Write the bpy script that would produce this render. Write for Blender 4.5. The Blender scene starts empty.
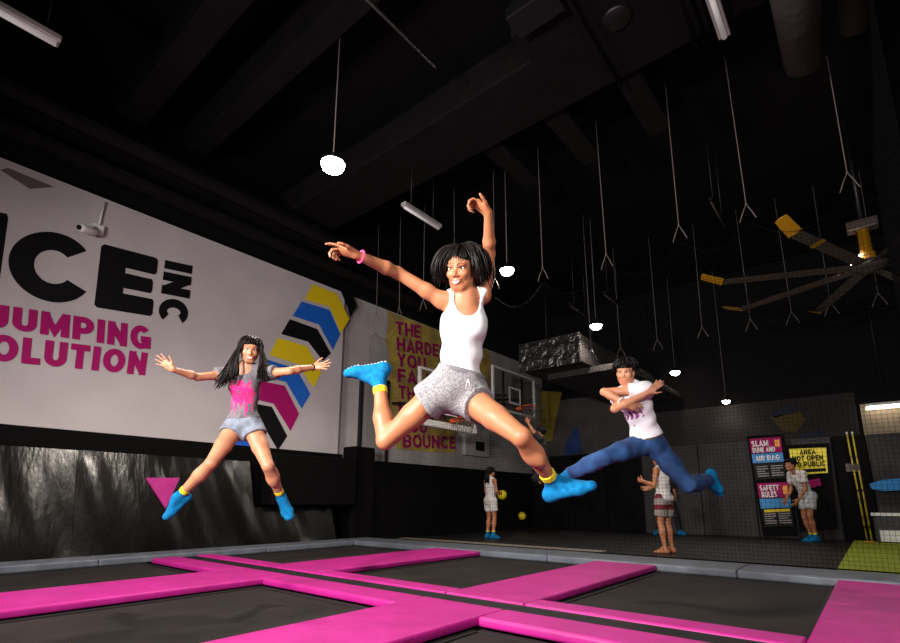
import bpy, bmesh, math, random
import numpy as np
from mathutils import Vector, Matrix
random.seed(7); np.random.seed(7)
PI = math.pi
SC = bpy.context.scene
COL = SC.collection
# ------------------------------------------------------------------ camera frame (world: x along the far edge, y along the left wall)
F, YAW, PIT, ROLL, CX, CY, H = 507., -.69, .2, .003, 450., 398.5, .7
def _axes():
    cy, sy = math.cos(YAW), math.sin(YAW)
    f = np.array([sy*math.cos(PIT), cy*math.cos(PIT), math.sin(PIT)])
    r = np.array([cy, -sy, 0.]); u = np.cross(r, f)
    return math.cos(ROLL)*r+math.sin(ROLL)*u, -math.sin(ROLL)*r+math.cos(ROLL)*u, f
RR, UU, FF = _axes(); CAM = np.array([0., 0., H])
def ray(x, y): return (x-CX)/F*RR-(y-CY)/F*UU+FF
def at(x, y, t): return CAM+ray(x, y)*t
def onz(x, y, z=0.): d = ray(x, y); return CAM+d*(z-H)/d[2]
def onx(x, y, X): d = ray(x, y); return CAM+d*X/d[0]
def ony(x, y, Y): d = ray(x, y); return CAM+d*Y/d[1]
def limb(P, x, y, L, s):
    d = ray(x, y); w = CAM-P
    a = d@d; b = 2*(d@w); c = w@w-L*L; q = b*b-4*a*c
    t = -b/(2*a)
    if q > 0: t += s*math.sqrt(q)/(2*a)
    return CAM+d*t
def nrm(v): v = np.asarray(v, float); return v/max(1e-9, np.linalg.norm(v))

cd = bpy.data.cameras.new('camera'); co = bpy.data.objects.new('camera', cd); COL.objects.link(co)
cd.sensor_fit = 'HORIZONTAL'; cd.sensor_width = 36; cd.lens = 36*F/900; cd.shift_y = (CY-321.5)/900; cd.clip_start = .02
M = Matrix.Identity(4)
for i in range(3):
    M[i][0], M[i][1], M[i][2], M[i][3] = RR[i], UU[i], -FF[i], CAM[i]
co.matrix_world = M
SC.camera = co
SC.view_settings.view_transform = 'Standard'; SC.view_settings.look = 'None'; SC.view_settings.gamma = 1
SC.view_settings.use_curve_mapping = False; SC.view_settings.exposure = 0

# ------------------------------------------------------------------ materials
def lin(c):
    o = []
    for v in c:
        v /= 255.
        o.append(v/12.92 if v <= .04045 else ((v+.055)/1.055)**2.4)
    return tuple(o)+(1.,)
MATS = {}
def mat(name, rgb, rough=.6, metal=0., spec=.5, emit=None, estr=0., rgb2=None, nscale=20., bump=0., bscale=60., stretch=(1, 1, 1), ramp=(.35, .65), sheen=0., attr=None, argb=None, detail=4., bdetail=4., sub=0., coat=0., alpha=1.):
    m = bpy.data.materials.new(name); m.use_nodes = True
    nt = m.node_tree; N = nt.nodes; L = nt.links
    p = N['Principled BSDF']
    p.inputs['Base Color'].default_value = lin(rgb); p.inputs['Roughness'].default_value = rough
    p.inputs['Metallic'].default_value = metal; p.inputs['Specular IOR Level'].default_value = spec
    p.inputs['Sheen Weight'].default_value = sheen; p.inputs['Coat Weight'].default_value = coat
    p.inputs['Alpha'].default_value = alpha
    if sub:
        p.inputs['Subsurface Weight'].default_value = sub; p.inputs['Subsurface Radius'].default_value = (.02, .008, .004); p.inputs['Subsurface Scale'].default_value = .5
    if emit:
        p.inputs['Emission Color'].default_value = lin(emit); p.inputs['Emission Strength'].default_value = estr
    tc = N.new('ShaderNodeTexCoord'); mp = N.new('ShaderNodeMapping'); mp.inputs['Scale'].default_value = stretch
    L.new(tc.outputs['Object'], mp.inputs['Vector'])
    col = None
    if rgb2:
        n = N.new('ShaderNodeTexNoise'); n.inputs['Scale'].default_value = nscale; n.inputs['Detail'].default_value = detail
        L.new(mp.outputs['Vector'], n.inputs['Vector'])
        r = N.new('ShaderNodeValToRGB'); r.color_ramp.elements[0].position = ramp[0]; r.color_ramp.elements[1].position = ramp[1]
        r.color_ramp.elements[0].color = lin(rgb); r.color_ramp.elements[1].color = lin(rgb2)
        L.new(n.outputs['Fac'], r.inputs['Fac']); col = r.outputs['Color']
    if attr:
        a = N.new('ShaderNodeAttribute'); a.attribute_name = attr
        mr = N.new('ShaderNodeMapRange'); mr.inputs['From Min'].default_value = .42; mr.inputs['From Max'].default_value = .58
        L.new(a.outputs['Fac'], mr.inputs['Value'])
        mx = N.new('ShaderNodeMix'); mx.data_type = 'RGBA'
        L.new(mr.outputs['Result'], mx.inputs['Factor'])
        if col: L.new(col, mx.inputs['A'])
        else: mx.inputs['A'].default_value = lin(rgb)
        mx.inputs['B'].default_value = lin(argb); col = mx.outputs['Result']
    if col: L.new(col, p.inputs['Base Color'])
    if bump:
        n = N.new('ShaderNodeTexNoise'); n.inputs['Scale'].default_value = bscale; n.inputs['Detail'].default_value = bdetail
        L.new(mp.outputs['Vector'], n.inputs['Vector'])
        b = N.new('ShaderNodeBump'); b.inputs['Strength'].default_value = 1.; b.inputs['Distance'].default_value = bump
        L.new(n.outputs['Fac'], b.inputs['Height']); L.new(b.outputs['Normal'], p.inputs['Normal'])
    MATS[name] = m
    return m
pink = mat('pink_vinyl', (180, 28, 128), .5, bump=.012, bscale=4.5, bdetail=5., rgb2=(168, 24, 117), nscale=3., spec=.4)
greyv = mat('grey_vinyl', (102, 107, 117), .5, bump=.003, bscale=6., rgb2=(84, 89, 99), nscale=5.)
bedm = mat('trampoline_fabric', (42, 36, 33), .85, spec=.2, rgb2=(25, 21, 19), nscale=2.6, ramp=(.3, .72), bump=.002, bscale=9., detail=7.)
blackf = mat('black_fabric', (14, 13, 13), .7, spec=.3)
blackm = mat('black_metal', (18, 17, 18), .45)
steel = mat('steel', (150, 150, 152), .35, metal=.9)
vinylw = mat('black_vinyl_slope', (13, 10, 8), .25, spec=.42, rgb2=(7, 6, 5), nscale=3., bump=.010, bscale=4.5, bdetail=6., stretch=(1, 1.6, .5))
blackpad = mat('black_padding', (6, 5, 5), .75, spec=.1, bump=.01, bscale=3.)
greypad = mat('charcoal_padding', (56, 52, 52), .7, spec=.3, rgb2=(45, 42, 43), nscale=3., bump=.006, bscale=4.)
whitew = mat('painted_wall', (190, 182, 182), .8, rgb2=(180, 172, 172), nscale=1.3, bump=.002, bscale=20.)
greyw = mat('grey_painted_wall', (176, 169, 167), .8, rgb2=(158, 151, 150), nscale=1.6)
brownw = mat('dim_brown_wall', (38, 31, 30), .85, rgb2=(33, 27, 27), nscale=2.)
ceilm = mat('black_ceiling', (10, 8, 9), .8, spec=.15, rgb2=(8, 7, 7), nscale=1.5)
beamm = mat('black_painted_beam', (20, 15, 16), .75, spec=.15, rgb2=(13, 11, 12), nscale=3., bump=.004, bscale=30.)
floorm = mat('dark_court_floor', (34, 30, 29), .5, rgb2=(24, 21, 21), nscale=2., spec=.4)
turfm = mat('turf', (176, 186, 44), .95, rgb2=(126, 138, 26), nscale=90., bump=.02, bscale=120.)
blackp = mat('black_paint', (6, 5, 6), .7, spec=.2)
magp = mat('magenta_paint', (158, 4, 94), .7, spec=.25)
yelp = mat('yellow_paint', (226, 196, 12), .6)
blup = mat('blue_paint', (10, 92, 190), .6)
greyp = mat('grey_paint', (98, 88, 88), .7)
spray = mat('yellow_spray_paint', (204, 174, 78), .75, rgb2=(156, 132, 72), nscale=3.)
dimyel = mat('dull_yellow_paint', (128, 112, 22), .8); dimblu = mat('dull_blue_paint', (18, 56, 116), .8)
foil = mat('crumpled_foil', (88, 85, 85), .36, metal=.85, bump=.10, bscale=5.5, bdetail=2.)
ductm = mat('dark_duct_board', (40, 35, 34), .7, bump=.03, bscale=4., rgb2=(30, 26, 26), nscale=4.)
ropem = mat('rope', (112, 104, 100), .8); ropedark = mat('dark_rope', (40, 37, 36), .8)
netm = mat('net_cord', (11, 10, 10), .9, spec=.1)
whitem = mat('white_metal', (225, 222, 218), .45)
glassm = mat('smoked_acrylic', (40, 42, 44), .12, alpha=.22)
orangem = mat('orange_rim', (216, 84, 28), .45)
fanm = mat('fan_blade_brown', (74, 62, 57), .5)
yelm = mat('yellow_plastic', (178, 124, 16), .5)
lampm = mat('lamp_diffuser', (255, 250, 240), .5, emit=(255, 246, 232), estr=30.)
tubem = mat('tube_diffuser', (200, 196, 194), .5, emit=(235, 225, 225), estr=.22)  # weak glow put into tubes that are not lit
tubeon = mat('lit_tube', (255, 255, 255), .5, emit=(255, 244, 225), estr=9.)
dimtube = mat('unlit_tube', (70, 58, 54), .5)
ballm = mat('yellow_ball', (222, 200, 20), .5, bump=.003, bscale=40.)
posterk = mat('poster_black', (12, 11, 13), .6, spec=.2)
greytxt = mat('grey_print', (140, 134, 134), .6)
whitep = mat('white_print', (232, 226, 226), .6)
signy = mat('sign_yellow', (236, 214, 20), .5)
cyanp = mat('cyan_print', (14, 130, 196), .5)
orangep = mat('orange_print', (236, 150, 24), .5)
bluef = mat('blue_foam', (12, 120, 190), .6)

# ------------------------------------------------------------------ mesh helpers
def tag(o, label=None, cat=None, group=None, kind=None):
    if label: o['label'] = label
    if cat: o['category'] = cat
    if group: o['group'] = group
    if kind: o['kind'] = kind
    return o
def empty(name, loc=(0, 0, 0), label=None, cat=None, group=None):
    o = bpy.data.objects.new(name, None); COL.objects.link(o); o.location = loc; o.empty_display_size = .1
    return tag(o, label, cat, group)
def mobj(name, verts, faces, m, parent=None, smooth=False, mi=None):
    me = bpy.data.meshes.new(name); me.from_pydata([tuple(map(float, v)) for v in verts], [], [tuple(map(int, f)) for f in faces])
    for x in (m if isinstance(m, (list, tuple)) else [m]): me.materials.append(x)
    if smooth: me.polygons.foreach_set('use_smooth', [True]*len(me.polygons))
    if mi is not None: me.polygons.foreach_set('material_index', list(mi))
    me.update()
    o = bpy.data.objects.new(name, me); COL.objects.link(o)
    if parent:
        o.parent = parent; r = parent
        while r is not None: o.location -= Vector(r.location); r = r.parent
    return o
class MB:
    """collects shapes in world space, then links them as ONE mesh object"""
    def __init__(s): s.v = []; s.f = []; s.sm = []
    def add(s, v, f, sm=False):
        n = len(s.v); s.v += [tuple(map(float, x)) for x in v]; s.f += [tuple(i+n for i in q) for q in f]; s.sm += [sm]*len(f)
    def bm(s, bm, sm=False):
        bm.verts.index_update(); s.add([x.co for x in bm.verts], [[q.index for q in g.verts] for g in bm.faces], sm); bm.free()
    def box(s, x0, x1, y0, y1, z0, z1, bev=0., seg=2, mtx=None, cuts=0):
        bm = bmesh.new(); bmesh.ops.create_cube(bm, size=1)
        bmesh.ops.scale(bm, vec=(x1-x0, y1-y0, z1-z0), verts=bm.verts)
        bmesh.ops.translate(bm, vec=((x0+x1)/2, (y0+y1)/2, (z0+z1)/2), verts=bm.verts)
        if bev: bmesh.ops.bevel(bm, geom=list(bm.edges), offset=bev, segments=seg, profile=.5, affect='EDGES')
        if mtx is not None: bmesh.ops.transform(bm, matrix=mtx, verts=bm.verts)
        s.bm(bm, False); return s
    def tube(s, pts, r, n=8, r1=None, cap=True, sm=True, flat=None):
        pts = [np.asarray(p, float) for p in pts]; m = len(pts); V = []; Fc = []
        prev = None
        for i, p in enumerate(pts):
            t = nrm(pts[min(i+1, m-1)]-pts[max(i-1, 0)])
            a = np.array([0, 0, 1.]) if abs(t[2]) < .9 else np.array([1., 0, 0])
            if prev is None: e1 = nrm(np.cross(t, a))
            else: e1 = nrm(prev-t*(prev@t))
            prev = e1; e2 = np.cross(t, e1)
            rr = r[i] if isinstance(r, (list, tuple, np.ndarray)) else (r if r1 is None else r+(r1-r)*i/(m-1))
            for k in range(n):
                q = 2*PI*k/n; V.append(p+rr*(math.cos(q)*e1+(flat or 1.)*math.sin(q)*e2))
        for i in range(m-1):
            for k in range(n):
                Fc.append((i*n+k, i*n+(k+1) % n, (i+1)*n+(k+1) % n, (i+1)*n+k))
        if cap: Fc += [tuple(range(n))[::-1], tuple((m-1)*n+k for k in range(n))]
        s.add(V, Fc, sm); return s
    def lathe(s, prof, c, n=24, axis=None, sm=True):
        V = []; Fc = []; ax = nrm(axis if axis is not None else (0, 0, 1))
        a = np.array([1., 0, 0]) if abs(ax[0]) < .9 else np.array([0, 1., 0])
        e1 = nrm(np.cross(ax, a)); e2 = np.cross(ax, e1); c = np.asarray(c, float); m = len(prof)
        for r, z in prof:
            for k in range(n):
                q = 2*PI*k/n; V.append(c+ax*z+r*(math.cos(q)*e1+math.sin(q)*e2))
        for i in range(m-1):
            for k in range(n): Fc.append((i*n+k, i*n+(k+1) % n, (i+1)*n+(k+1) % n, (i+1)*n+k))
        Fc += [tuple(range(n))[::-1], tuple((m-1)*n+k for k in range(n))]
        s.add(V, Fc, sm); return s
    def ball(s, c, r, R=None, seg=16):
        bm = bmesh.new(); bmesh.ops.create_uvsphere(bm, u_segments=seg, v_segments=seg*2//3, radius=1)
        r = (r, r, r) if not hasattr(r, '__len__') else r
        for v in bm.verts:
            p = np.array([v.co.x*r[0], v.co.y*r[1], v.co.z*r[2]])
            if R is not None: p = np.asarray(R)@p
            v.co = Vector(p+np.asarray(c))
        s.bm(bm, True); return s
    def prism(s, poly, o, U, V, thick):
        """2-D polygon (u,v) laid at o + u*U + v*V and given a thickness along U x V"""
        o, U, V = map(lambda q: np.asarray(q, float), (o, U, V)); W = nrm(np.cross(U, V))*thick; n = len(poly)
        a = [o+u*U+v*V+W for u, v in poly]; b = [o+u*U+v*V for u, v in poly]
        s.add(a+b, [tuple(range(n)), tuple(range(2*n-1, n-1, -1))]+[(i, n+i, n+(i+1) % n, (i+1) % n) for i in range(n)]); return s
    def poly3(s, pts, W):
        """planar 3-D polygon thickened by vector W"""
        n = len(pts); a = [np.asarray(p)+W for p in pts]; b = [np.asarray(p) for p in pts]
        s.add(a+b, [tuple(range(n)), tuple(range(2*n-1, n-1, -1))]+[(i, n+i, n+(i+1) % n, (i+1) % n) for i in range(n)]); return s
    def build(s, name, m, parent=None, label=None, cat=None, group=None, kind=None):
        o = mobj(name, s.v, s.f, m, parent)
        if any(s.sm): o.data.polygons.foreach_set('use_smooth', s.sm)
        bm = bmesh.new(); bm.from_mesh(o.data); bmesh.ops.recalc_face_normals(bm, faces=bm.faces); bm.to_mesh(o.data); bm.free()
        return tag(o, label, cat, group, kind)
def _arc(cx, cy, rx, ry, a0, a1, n=10): return [(cx+rx*math.cos(math.radians(a0+(a1-a0)*i/n)), cy+ry*math.sin(math.radians(a0+(a1-a0)*i/n))) for i in range(n+1)]
def glyph_strokes(ch, w, t):
    """centre lines of a block capital, w wide and 1 tall, for stroke thickness t"""
    h = t/2; L, R_, B, T_, M = h, w-h, h, 1-h, .5; c = w/2
    bowl = lambda y0, y1, x0=L: [(x0, y0)]+[(R_-.22, y0)]+_arc(R_-.22, (y0+y1)/2, .22, (y1-y0)/2, -90, 90, 10)+[(x0, y1)]
    ring = _arc(c, .5, c-h, .5-h, 0, 360, 28)
    G = {'A': [[(L-h*.2, 0), (c, T_+h*.2), (R_+h*.2, 0)], [(w*.27, .3), (w*.73, .3)]], 'B': [[(L, 0), (L, 1)], bowl(B, M), bowl(M, T_)], 'C': [_arc(c, .5, c-h, .5-h, 42, 318, 24)], 'D': [[(L, 0), (L, 1)], [(L, B), (c-.05, B)]+_arc(c-.05, .5, R_-c+.05, .5-h, -90, 90, 14)+[(L, T_)]],
         'E': [[(L, 0), (L, 1)], [(L, B), (w, B)], [(L, M), (w*.93, M)], [(L, T_), (w, T_)]], 'F': [[(L, 0), (L, 1)], [(L, M), (w*.9, M)], [(L, T_), (w, T_)]], 'G': [_arc(c, .5, c-h, .5-h, 42, 350, 26), [(c, .43), (w, .43)], [(R_, .48), (R_, .05)]], 'H': [[(L, 0), (L, 1)], [(R_, 0), (R_, 1)], [(L, M), (R_, M)]],
         'I': [[(L, 0), (L, 1)]], 'J': [[(R_, 1), (R_, .36)]+_arc(c, .36, c-h, .36-h, 0, -175, 14)], 'K': [[(L, 0), (L, 1)], [(L, .4), (R_, 1)], [(w*.38, .55), (R_, 0)]], 'L': [[(L, 0), (L, 1)], [(L, B), (w, B)]], 'M': [[(L, 0), (L, 1)], [(R_, 0), (R_, 1)], [(L, .93), (c, .2), (R_, .93)]], 'N': [[(L, 0), (L, 1)], [(R_, 0), (R_, 1)], [(L, .9), (R_, .1)]],
         'O': [ring], 'P': [[(L, 0), (L, 1)], bowl(.4, T_)], 'R': [[(L, 0), (L, 1)], bowl(.42, T_), [(w*.5, .45), (R_, 0)]], 'S': [_arc(c, .73, c-h, .27-h, 30, 270, 14)+_arc(c, .27, c-h, .27-h, 90, -150, 14)[1:]], 'T': [[(c, 0), (c, 1)], [(0, T_), (w, T_)]], 'U': [[(L, 1), (L, .36)]+_arc(c, .36, c-h, .36-h, 180, 360, 14)+[(R_, 1)]], 'Y': [[(c, 0), (c, .45)], [(L, 1), (c, .42), (R_, 1)]]}
    return G.get(ch, [])
GW = dict(C=.80, I=.24, M=.86, O=.78, G=.76, N=.70, L=.54, F=.56, E=.58, J=.56, T=.62, S=.62)
def text_mesh(txt, off=.22):
    """block capitals as thick strokes: vertices normalised to the unit box, faces"""
    t = off; V = []; Fc = []; Z = []; x = 0.; lay = 0
    for ch in txt:
        if ch == ' ': x += .32; continue
        w = GW.get(ch, .68)
        if ch == 'I': w = t
        for st in glyph_strokes(ch, w, t):
            lay = (lay+1) % 5; P = [np.array(p) for i_, p in enumerate(st) if i_ == 0 or np.hypot(p[0]-st[i_-1][0], p[1]-st[i_-1][1]) > 1e-4]; n0 = len(V); Z += [lay]*(2*len(P)); m = len(P); closed = np.allclose(P[0], P[-1])
            for i in range(m):
                a = P[i]-P[i-1] if i else (P[0]-P[-2] if closed else P[1]-P[0]); b = P[i+1]-P[i] if i < m-1 else (P[1]-P[0] if closed else P[-1]-P[-2])
                a = a/max(1e-6, np.hypot(*a)); b = b/max(1e-6, np.hypot(*b)); na, nb = np.array([-a[1], a[0]]), np.array([-b[1], b[0]])
                q = na+nb; q = q/max(.05, np.hypot(*q)); q = q*t/2/max(.45, q@na)
                V += [P[i]+q+(x, 0), P[i]-q+(x, 0)]
            for i in range(m-1): k = n0+2*i; Fc.append((k, k+1, k+3, k+2))
        x += w+.1
    v = np.array(V); lo, hi = v.min(0), v.max(0); lo[1] = min(lo[1], 0); hi[1] = max(hi[1], 1)
    return (v-(lo[0], 0))/(hi[0]-lo[0], 1), Fc, Z
def word(mb, txt, quad, W, off=.2):
    """lays a word on the quad TL,TR,BR,BL (3-D points), raised by W"""
    v, f, Z = text_mesh(txt, off); q = [np.asarray(x, float) for x in quad]
    P = [(1-a)*((1-b)*q[3]+b*q[0])+a*((1-b)*q[2]+b*q[1])+W*(1+.25*z) for (a, b), z in zip(v, Z)]
    mb.add(P, f); return mb

# ================================================================== THE SETTING
WX, RX, FY, BY, FZ = -8.3, 2.4, 13.9, 15.2, -.1     # left wall, right end, padded fence, back wall, court floor
S = 'structure'
MB().box(WX-.3, RX+1.5, -2.5, 6.8, -.7, -.6).box(WX-.3, RX+1.5, 6.8, BY+2.2, FZ-.2, FZ).build('floor', floorm, kind=S)
MB().box(WX-.3, RX+1.5, -2.5, BY+2.2, 7., 7.1).build('ceiling', ceilm, kind=S)
MB().box(WX-.11, WX+.01, -2.5, 7.2, -.6, 1.5).build('wall_left_lower', blackpad, kind=S)
wl = MB().box(WX-.12, WX, -2.5, 6.48, 1.5, 5.1); wl.build('wall_left', whitew, kind=S)
MB().box(WX-.3, WX-.12, -2.5, BY+.1, -.6, 7.).build('wall_left_rear', greyw, kind=S)
MB().box(WX-.12, WX+.02, -2.5, BY, 5.16, 7.).build('wall_left_upper', ceilm, kind=S)
MB().box(WX-.2, RX+1.5, BY, BY+.15, FZ, 7.).build('wall_back', ceilm, kind=S)
# dim painted panel wall standing above the padding
MB().box(-5.4, ony(858, 420, BY-.1)[0], BY-.12, BY-.001, 1.6, 3.25).build('wall_back_panel', brownw, kind=S)
MB().box(-8.25, -5.42, BY-.12, BY-.001, 1.2, 4.0).build('wall_back_left', mat('dim_grey_wall', (76, 69, 68), .85, rgb2=(66, 60, 59), nscale=2.), kind=S)
MB().box(ony(862, 420, BY)[0], RX+1.4, BY-.1, BY-.001, 1.6, 2.95).build('wall_back_right', mat('beige_wall', (150, 134, 112), .85), kind=S)

# black vertical padding under the painted wall, along the whole left side and into the court
MB().box(WX-.11, WX+.03, -2.5, 6.6, 1.3, 1.63, .02).build('trim_1', blackpad, kind=S)
# ================================================================== trampolines and pads
AX = [(-5.32, -4.46), (-2.72, -2.0), (-.37, .55)]
CELLS = [(-7.2, -5.32), (-4.46, -2.72), (-2.0, -.37)]
NAMEX = ['leftmost', 'middle', 'right-hand']
for i, (x0, x1) in enumerate(CELLS):
    for j, (y0, y1) in enumerate([(.1, 2.68), (3.45, 6.08)]):
        t = empty('trampoline', ((x0+x1)/2, (y0+y1)/2, -.6), '%s black trampoline bed in the %s row between pink pads' % (NAMEX[i], ['front', 'back'][j]), 'trampoline', 'trampoline beds')
        b = MB(); nx, ny = 22, 28; V = []; Q = []
        for a in range(nx+1):
            for c in range(ny+1):
                u, w = a/nx, c/ny
                sag = .012*math.sin(PI*u)*math.sin(PI*w)
                V.append((x0-.02+(x1-x0+.04)*u, y0-.02+(y1-y0+.04)*w, -.075-sag))
        for a in range(nx):
            for c in range(ny): k = a*(ny+1)+c; Q.append((k, k+ny+1, k+ny+2, k+1))
        b.add(V, Q, True); b.build('bed', bedm, t)
        e = MB()
        for bx in [(x0-.01, x0+.05, y0, y1), (x1-.05, x1+.01, y0, y1), (x0, x1, y0-.01, y0+.05), (x0, x1, y1-.05, y1+.01)]:
            e.box(bx[0], bx[1], bx[2], bx[3], -.1, -.066, .006)
        e.build('edge_webbing', blackf, t)
        fr = MB()
        for bx in [(x0-.05, x0-.01, y0-.05, y1+.05), (x1+.01, x1+.05, y0-.05, y1+.05), (x0-.05, x1+.05, y0-.05, y0-.01), (x0-.05, x1+.05, y1+.01, y1+.05)]:
            fr.box(bx[0], bx[1], bx[2], bx[3], -.13, -.09)
        fr.build('frame', blackm, t)
        for lx in (x0, x1):
            for ly in (y0, y1):
                MB().box(lx-.03, lx+.03, ly-.03, ly+.03, -.6, -.11).build('leg', blackm, t)
def pad(name, x0, x1, y0, y1, m, label, group, z1=0., th=.06, bev=.022, cat='pad'):
    bm = bmesh.new(); bmesh.ops.create_cube(bm, size=1)
    bmesh.ops.scale(bm, vec=(x1-x0, y1-y0, th), verts=bm.verts); bmesh.ops.translate(bm, vec=((x0+x1)/2, (y0+y1)/2, z1-th/2), verts=bm.verts)
    bmesh.ops.bevel(bm, geom=list(bm.edges), offset=bev, segments=3, profile=.6, affect='EDGES')
    b = MB(); b.bm(bm, True); o = b.build(name, m, None, label, cat, group)
    mo = o.modifiers.new('w', 'WEIGHTED_NORMAL'); mo.keep_sharp = True
    return o
GP = 'pink safety pads'
cols = ['left', 'middle', 'right']
g = .004
for i, (x0, x1) in enumerate(AX):
    pad('safety_pad', x0, x1, 3.235, 6.1, pink, 'wide pink pad running away to the grey edge, %s one of the back row' % cols[i], GP)
    pad('safety_pad', x0, x1, .0, 3.0, pink, 'wide pink pad running toward the camera, %s one of the front row' % cols[i], GP)
xs = [(-7.0, AX[0][0]), (AX[0][1], AX[1][0]), (AX[1][1], AX[2][0])]
for i, (x0, x1) in enumerate(xs):
    pad('safety_pad', x0+g, x1-g, 3.235, 3.455, pink, 'narrow pink pad strip behind the black gap, %s one' % cols[i], GP)
    pad('safety_pad', x0+g, x1-g, 2.69, 3.0, pink, 'pink pad strip in front of the black gap, %s one' % cols[i], GP)
MB().box(-7.0, .55, 3.004, 3.231, -.055, -.014).build('gap_strip', blackf, None, 'long black webbing strip between the two rows of pink pads', 'strip')
GG = 'grey edge pads'
ysplit = [-.2, 2.2, 4.4, 6.08]
for i in range(3):
    pad('edge_pad', -7.72, -7.2, ysplit[i], ysplit[i+1]-g, greyv, 'grey edge pad at the foot of the black slope, %s of three' % ['nearest', 'middle', 'farthest'][i], GG, .015, .085)
xsp = [-7.72, -5.4, -3.4, -1.2, 1.]
for i in range(4):
    pad('edge_pad', xsp[i], xsp[i+1]-g, 6.1, 6.8, greyv, 'grey edge pad along the far side in front of the net, %s of four' % ['leftmost', 'second', 'third', 'rightmost'][i], GG, .015, .085)

# sloped vinyl wall mats at the left
def slope(y0, y1, label, um=1.):
    V = []; Q = []; nx, ny = 14, 40
    for a in range(nx+1):
        for c in range(ny+1):
            u, w = um*a/nx, c/ny
            x = -7.77-.42*u; z = -.02+1.36*u
            y = y0+(y1-y0)*w
            d = .012*math.sin(3.6*y+3*u)+.010*math.sin(9.2*y*(1+.1*u)+1.3)+.006*math.sin(16.5*y+7*u)
            V.append((x-d*.95*math.sin(PI*u)**.5, y, z-.3*d*math.sin(PI*u)**.5))
    for a in range(nx):
        for c in range(ny): k = a*(ny+1)+c; Q.append((k, k+1, k+ny+2, k+ny+1))
    b = MB(); b.add(V, Q, True); o = b.build('slope_mat', vinylw, None, label, 'mat', 'sloped vinyl mats')
    s = o.modifiers.new('s', 'SOLIDIFY'); s.thickness = .05; s.offset = -1
    o.modifiers.new('e', 'EDGE_SPLIT')
    return o
slope(-1.2, 2.057, 'sloped wrinkled black vinyl wall mat at the far left of the photo')
slope(2.06, 4.52, 'sloped wrinkled black vinyl mat behind the pink triangle')
slope(4.525, 6.1, 'sloped wrinkled black vinyl mat nearest the room corner, below the striped arrows', .44)
q0, q1 = onx(268, 512, -7.85), onx(336, 512, -7.85)
MB().box(-8.18, -7.75, q0[1], 6.55, .62, 1.5, .03).build('wall_pad', blackpad, None, 'thick black padded block on the left wall above the last sloped mat', 'pad')
MB().box(-8.28, -7.9, 6.6, 7.15, FZ, 1.78, .03).build('corner_post_pad', blackpad, None, 'tall black padded post at the end of the white wall', 'pad')
tri = [onx(p[0], p[1], -7.93) for p in [(146, 478), (180, 478), (166, 507)]]
def onslope(x, y):   # point on the slope plane
    n = np.array([1.36, 0, .42]); p0 = np.array([-7.77, 0, -.02]); d = ray(x, y); t = (n@(p0-CAM))/(n@d); return CAM+d*t
mtri = MB(); mtri.poly3([onslope(143.5, 479.5), onslope(177.5, 479.5), onslope(163.5, 510)], np.array([.075, 0, .023])); mtri.build('triangle_patch', pink, None, 'pink upside-down triangle patch on the black slope by the jumping girl foot', 'patch')

# lower black padding of the court
bp = MB().box(WX-.11, WX+.1, 7.15, BY, FZ, 1.55, .02); bp.build('wall_padding', blackpad, None, 'long low black padded wall below the yellow painted slogan', 'padding')
for i, (x0, x1) in enumerate([(-8.15, -6.8), (-6.79, -5.8), (-5.79, -4.78)]):
    MB().box(x0, x1, FY, FY+.12, FZ, 2.05, .03).build('fence_panel', blackpad, None, 'black padded fence panel at the back of the court, %s' % ['leftmost, in the corner', 'behind the dunk hoop', 'next to the charcoal panels'][i], 'fence panel', 'padded fence panels')
px = [640, 697, 750, 790, 832, 868, 905]
lab = ['behind the vest boy', 'with shadows on it', 'behind the two rule posters', 'behind the yellow sign', 'right of the yellow sign', 'behind the yellow poles']
for i in range(6):
    x0, x1 = ony(px[i], 450, FY)[0], ony(px[i+1], 450, FY)[0]
    MB().box(x0+.004, x1-.004, FY, FY+.12, FZ, 2.12, .025).build('fence_panel', greypad if i < 3 else blackpad if i == 4 else greypad, None, 'charcoal padded fence panel %s' % lab[i], 'fence panel', 'padded fence panels')
MB().box(ony(905, 450, FY)[0]+.01, RX, FY, FY+.12, FZ, 2.12, .025).build('fence_panel', greypad, None, 'charcoal padded fence panel at the right end behind the turf', 'fence panel', 'padded fence panels')
tx = onz(835, 575, FZ)[0]
MB().box(tx, RX, 6.83, FY-.01, FZ, FZ+.025).build('turf_mat', turfm, None, 'patch of yellow-green artificial turf on the court floor at right', 'turf')
MB().box(-7.85, -3.4, 7.45, 8.05, FZ, FZ+.04, .01).build('court_mat', mat('pale_mat', (120, 110, 98), .8), None, 'pale grey mat strip on the floor just behind the net', 'mat')

# ------------------------------------------------------------------ lettering and arrows on the left wall
W1 = np.array([.006, 0, 0])
def wl_(p): return onx(p[0], p[1], WX)
def lettering(txt, quad, m, label, off):
    b = MB(); word(b, txt, [wl_(q) for q in quad], W1, off)
    return b.build('wall_lettering', m, None, label, 'lettering', 'wall lettering')
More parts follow.
